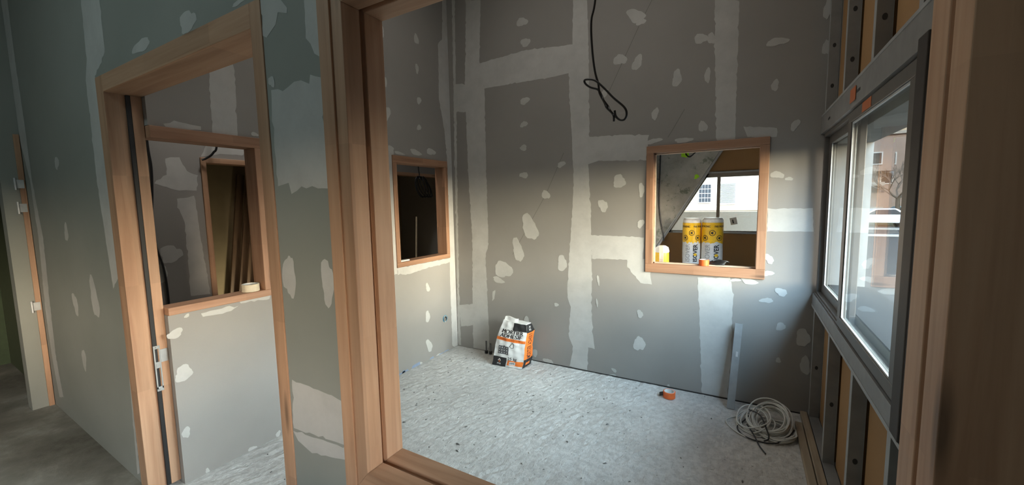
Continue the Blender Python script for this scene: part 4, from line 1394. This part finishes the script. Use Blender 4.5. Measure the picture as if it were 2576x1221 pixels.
def ins_roll(cx, cy, r_, h, label, seed, tilt=0.0):
    t = thing('insulation_roll', label, 'insulation roll', (cx, cy, 0.003), G_R)
    face = math.atan2(-cy, -cx)        # printed side

    def cyl(u, v, lift=0.0):
        a_ = face + (u - 0.5) * math.pi * 1.0
        q_ = 0.003 * math.sin(5 * a_ + 7 * v) + 0.002 * math.sin(17 * v + 2 * a_)
        rr_ = r_ + q_ + lift
        return Vector((cx + rr_ * math.cos(a_), cy + rr_ * math.sin(a_), 0.003 + h * v))

    def skin(v0, v1, lift=0.0, jag=0.0):
        mb = MB()
        n_, k_ = 48, 12
        qq = random.Random(seed)
        jz = [qq.uniform(-jag, jag) for _ in range(n_)]
        vs = []
        for j in range(k_ + 1):
            for i in range(n_):
                v = v0 + (v1 - v0) * j / k_ + (jz[i] if j == 0 else 0)
                vs.append(cyl(i / (n_ / 2), v, lift))
        fs = [(j * n_ + i, j * n_ + (i + 1) % n_, (j + 1) * n_ + (i + 1) % n_, (j + 1) * n_ + i) for j in range(k_) for i in range(n_)]
        return mb.add(vs, fs)
    body = skin(0, 0.965)
    n_ = 48
    vs = [cyl(i / 24, 0.965) for i in range(n_)] + [cyl(i / 24, 0.995) + (Vector((cx, cy, 0)) - Vector((cyl(i / 24, 0.99).x, cyl(i / 24, 0.99).y, 0))) * 0.12 for i in range(n_)]
    body.add(vs, [(i, (i + 1) % n_, n_ + (i + 1) % n_, n_ + i) for i in range(n_)] + [tuple(n_ + i for i in range(n_))])
    body.obj('wrap', FILM, t, smooth=True)
    skin(0.63, 0.925, 0.004, 0.018).obj('yellow_band', YELLOW, t, smooth=True)
    for u0_, u1_ in ((0.06, 0.44), (0.56, 0.94)):
        lettering(cyl, 'PAR PHONIC', u0_, u1_, 0.855, 0.885, 0.0075, 0.02).obj('band_lettering', INK, t)
    for (u, v) in ((0.5, 0.775), (0.28, 0.70), (0.72, 0.70)):
        k_ = 28
        mb = MB()
        ring_ = []
        for i in range(k_):
            a_ = 2 * math.pi * i / k_
            ring_ += [cyl(u + 0.095 * math.cos(a_), v + 0.042 * math.sin(a_), 0.0075), cyl(u + 0.078 * math.cos(a_), v + 0.034 * math.sin(a_), 0.0075)]
        mb.add(ring_, [(2 * i, 2 * ((i + 1) % k_), 2 * ((i + 1) % k_) + 1, 2 * i + 1) for i in range(k_)])
        mb.add([cyl(u + a_, v + b_, 0.0075) for a_, b_ in ((-0.045, -0.012), (-0.01, -0.012), (0.025, -0.026), (0.025, 0.026), (-0.01, 0.012), (-0.045, 0.012))], [(0, 1, 2, 3, 4, 5)])
        mb.obj('emblem', INK, t)
    mb = MB()
    lettering(cyl, 'ISOVER', 0.55, 0.71, 0.335, 0.605, 0.0065, 0.03, True, mb)
    k_ = 20
    mb.add([cyl(0.632 + 0.060 * math.cos(2 * math.pi * i / k_), 0.444 + 0.021 * math.sin(2 * math.pi * i / k_), 0.0085) for i in range(k_)], [tuple(range(k_))], 1)
    mb.obj('wrap_lettering', [INK, YELLOW], t)
    lettering(cyl, 'ISOVER', 0.28, 0.44, 0.335, 0.605, 0.0065, 0.0, True).obj('wrap_lettering', plain('grey_ink', (0.35, 0.35, 0.34), 0.5), t)
    return t


ins_roll(-0.835, 7.92, 0.150, 1.17, 'yellow and white insulation roll next to the sloping slab', 1)
ins_roll(-0.500, 7.90, 0.168, 1.18, 'yellow and white insulation roll under the white glazing sticker, behind the orange tape', 2)
t = thing('insulation_roll', 'low yellow insulation pack at the foot of the sloping slab', 'insulation roll', (-1.10, 6.5, 0.003))
mb = MB().lathe([(0, 0), (0.10, 0), (0.104, 0.3), (0.100, 0.70), (0.085, 0.76), (0, 0.765)], (-1.10, 6.5, 0.003), 30)
mb.obj('wrap', YELLOW, t, smooth=True)
mb = MB().lathe([(0.101, 0.70), (0.106, 0.715), (0.09, 0.775), (0.05, 0.80), (0.0, 0.795)], (-1.10, 6.5, 0.003), 30)
mb.obj('torn_film', FILM, t, smooth=True)
mb = MB().bar((-1.085, 6.32, 0.012), (-1.085, 6.36, 0.82), 0.055, 0.03, (0, -1, 0))
tag(mb.obj('timber_batten', PALEWOOD), 'pale batten standing in front of the low yellow pack', 'timber')
mb = MB()
for k in range(5):
    mb.tube([Vector((-0.185 + 0.055 * math.cos(a_) + 0.008 * k, 3.365 + 0.022 * math.sin(a_), 1.012 + 0.006 * k + 0.006 * math.sin(2 * a_ + k))) for a_ in [2 * math.pi * i / 28 for i in range(28)]], 0.0042, 8, closed=True)
tag(mb.obj('cable_bundle', BLACKC, smooth=True), 'small black cable bundle on the sill beside the orange tape', 'cable')
yc = 8.30
mb = MB().tube(smooth_path([(-1.455, yc, CZ - 0.002), (-1.455, yc, 2.9), (-1.462, yc, 2.40), (-1.470, yc, 1.99), (-1.468, yc, 1.38), (-1.42, yc, 1.0), (-1.385, yc, 0.83), (-1.38, yc, 0.70)], 8), 0.011, 8)
tag(mb.obj('hanging_cable', BLACKC, smooth=True), 'black cable hanging down the stained old concrete wall', 'cable')
mb = MB().tube(smooth_path([(-0.83, yc, CZ - 0.002), (-0.83, yc, 2.8), (-0.838, yc, 2.42), (-0.88, yc, 2.34), (-0.945, yc, 2.29), (-1.0, yc, 2.33), (-1.015, yc, 2.37)], 8), 0.011, 8)
tag(mb.obj('hanging_cable', BLACKC, smooth=True), 'black cable end curling up beside the green paint marks', 'cable')

# ------------------------------------------------------------------ outside
STREET = plain('asphalt', (0.045, 0.046, 0.047), 0.9, 0, 0.1, 0.6)
LAWN = plain('lawn', (0.05, 0.085, 0.018), 0.95, 0, 0.25, 1.5)
KERB = plain('pale_kerb', (0.32, 0.31, 0.29), 0.9)
mb = MB().box(0.72, 90, -40, 140, -1.2, -1.0)
mb.box(-60, 0.72, 8.75, 140, -1.2, -1.0)
struct(mb.obj('ground', STREET), 'asphalt yard and street outside', 'ground')
tag(MB().box(5, 20, 47.6, 50, -1.0, -0.96).box(5, 20, 45.0, 46.4, -1.0, -0.96).obj('grass', LAWN), 'strip of lawn round the bare tree', 'grass', kind='stuff')
struct(MB().box(3, 40, 39.6, 40, -1.0, -0.88).box(3, 40, 33.0, 33.4, -1.0, -0.88).obj('kerb', KERB), 'pale kerbs of the street outside', 'kerb')

RENDERW = plain('white_render', (0.52, 0.48, 0.42), 0.9, 0, 0.03, 1)
PINKR = plain('pinkish_render', (0.44, 0.34, 0.29), 0.9, 0, 0.03, 1)
DKW = plain('dark_pane', (0.045, 0.05, 0.06), 0.15)
LOUV = plain('grey_louvres', (0.12, 0.12, 0.12), 0.6)
WF = plain('white_frame', (0.75, 0.74, 0.72), 0.5)

struct(MB().box(-7, 1.0, 10.6, 10.8, -1.0, 1.20).obj('wall_yard', plain('grey_render', (0.125, 0.112, 0.092), 0.9)), 'low grey yard wall outside the far window', 'wall')
bl = thing('building', 'white rendered building outside the far window with a gridded window and a shuttered one', 'building', (-2, 16, -1))
MB().box(-9, 1.6, 16, 20, -1, 5.5).obj('wall', RENDERW, bl)
MB().box(-9, 1.6, 15.94, 16, 1.10, 1.20).obj('ledge', RENDERW, bl)
f_ = MB()
f_.box(-1.50, -1.07, 15.95, 16.0, 1.36, 2.06)
g1 = f_.obj('window', WF, bl)
mb = MB()
for i in range(4):
    for j in range(4):
        x0, z0 = -1.475 + i * 0.097, 1.40 + j * 0.158
        mb.box(x0, x0 + 0.085, 15.94, 15.951, z0, z0 + 0.140)
mb.obj('pane', DKW, g1)
f_ = MB().box(-0.84, -0.29, 15.95, 16.0, 1.30, 2.07)
g2 = f_.obj('window', WF, bl)
mb = MB()
for j in range(15):
    z0 = 1.365 + j * 0.045
    mb.hexa([(-0.80, 15.93, z0), (-0.33, 15.93, z0), (-0.33, 15.95, z0 + 0.030), (-0.80, 15.95, z0 + 0.030), (-0.80, 15.94, z0), (-0.33, 15.94, z0), (-0.33, 15.96, z0 + 0.030), (-0.80, 15.96, z0 + 0.030)])
mb.obj('shutter', LOUV, g2)

b2 = thing('building', 'pinkish apartment block across the street with bay windows and balconies', 'building', (16, 60, -1))
MB().box(5, 21, 60, 72, -1, 8.2).obj('wall', PINKR, b2)
MB().box(5, 13.6, 58.6, 60, 4.2, 7.0).obj('bay', PINKR, b2)
MB().box(5, 12.9, 58.4, 60, 2.6, 3.0).box(5, 12.9, 58.4, 60, -0.2, 0.3).obj('balcony_slab', RENDERW, b2)
MB().box(5, 21, 59.7, 60, 8.2, 8.5).obj('parapet', RENDERW, b2)
for x0, z0, y in ((11.6, 5.0, 58.6), (13.05, 5.0, 60.0), (15.1, 5.2, 60.0), (10.8, 0.9, 60.0), (15.0, 0.9, 60.0), (12.9, 2.9, 60.0), (15.2, 3.0, 60.0), (18, 5.2, 60.0), (18, 0.9, 60.0)):
    w_ = MB().box(x0 - 0.12, x0 + 1.02, y - 0.10, y, z0 - 0.12, z0 + 1.25).obj('window', WF, b2)
    MB().box(x0, x0 + 0.9, y - 0.12, y - 0.101, z0, z0 + 1.13).obj('pane', DKW, w_)


def tree(x, y, h, seed, label):
    t = thing('tree', label, 'tree', (x, y, -1.0), 'bare street trees')
    q_ = random.Random(seed)
    MB().tube([(x, y, -1.0), (x + 0.03, y, 0.2), (x, y, 1.3)], [0.20, 0.16, 0.15], 10).obj('trunk', plain('bark', (0.12, 0.09, 0.065), 0.9), t)
    mb = MB()

    def grow(p, d, L, r_, lv):
        p2 = p + d * L
        mid = p + d * L * 0.5 + Vector((q_.uniform(-1, 1), q_.uniform(-1, 1), q_.uniform(-1, 1))) * L * 0.07
        mb.tube([p, mid, p2], [r_, r_ * 0.85, r_ * 0.7], 5)
        if lv == 0:
            return
        for _ in range(3):
            nd = (d + Vector((q_.uniform(-1, 1), q_.uniform(-1, 1), q_.uniform(-0.25, 0.7))) * 0.75).normalized()
            grow(p2, nd, L * q_.uniform(0.62, 0.85), r_ * 0.62, lv - 1)
    for k in range(5):
        a_ = 2 * math.pi * k / 5 + q_.uniform(-0.3, 0.3)
        grow(Vector((x, y, 1.25)), Vector((math.cos(a_), math.sin(a_), 0.75)).normalized(), h * 0.24, 0.085, 4)
    mb.obj('branches', plain('twig_bark', (0.20, 0.15, 0.115), 0.9), t)
    return t


tree(11.3, 47, 5.0, 4, 'bare pollarded tree on the lawn seen straight through the sliding pane')


def car(x, y, mat, label):
    t = thing('car', label, 'car', (x, y, -1.0), 'parked cars')
    prof = [(-2.1, 0.35), (-2.15, 0.75), (-1.95, 0.95), (-1.2, 1.0), (-0.55, 1.45), (0.75, 1.48), (1.45, 1.02), (2.0, 0.88), (2.1, 0.45), (2.0, 0.3)]
    mb = MB()
    vs = [(x + a_, y - 0.85, -1 + b_) for a_, b_ in prof] + [(x + a_, y + 0.85, -1 + b_) for a_, b_ in prof]
    k = len(prof)
    mb.add(vs, [tuple(range(k)), tuple(reversed(range(k, 2 * k)))] + [(i, k + i, k + (i + 1) % k, (i + 1) % k) for i in range(k)])
    mb.obj('body', mat, t, bevel=0.05)
    for y_ in (y - 0.862, y + 0.852):
        g_ = MB()
        g_.hexa([(x - 1.05, y_, -0.0), (x + 1.2, y_, -0.0), (x + 0.68, y_, 0.40), (x - 0.48, y_, 0.38), (x - 1.05, y_ + 0.01, 0.0), (x + 1.2, y_ + 0.01, 0.0), (x + 0.68, y_ + 0.01, 0.40), (x - 0.48, y_ + 0.01, 0.38)])
        g_.obj('side_window', DKW, t)
    for sx in (-1.3, 1.3):
        for sy in (-0.80, 0.80):
            MB().lathe([(0, -0.1), (0.31, -0.1), (0.32, 0.0), (0.31, 0.1), (0, 0.1)], (x + sx, y + sy, -0.68), 20, Matrix.Rotation(R(90), 3, 'X')).obj('wheel', RUBBER, t)
    return t


car(9.6, 44.0, plain('white_paint', (0.80, 0.80, 0.80), 0.25), 'white car parked before the apartment block')
car(13.2, 53.0, plain('teal_paint', (0.10, 0.25, 0.30), 0.25), 'teal car parked behind the bare tree')


struct(MB().box(22, 32, 31, 66, -1, 34).obj('street_shade_block', PINKR), 'unseen tall block added to shade the street buildings', 'wall')  # out of view, added to keep the suns off the street buildings
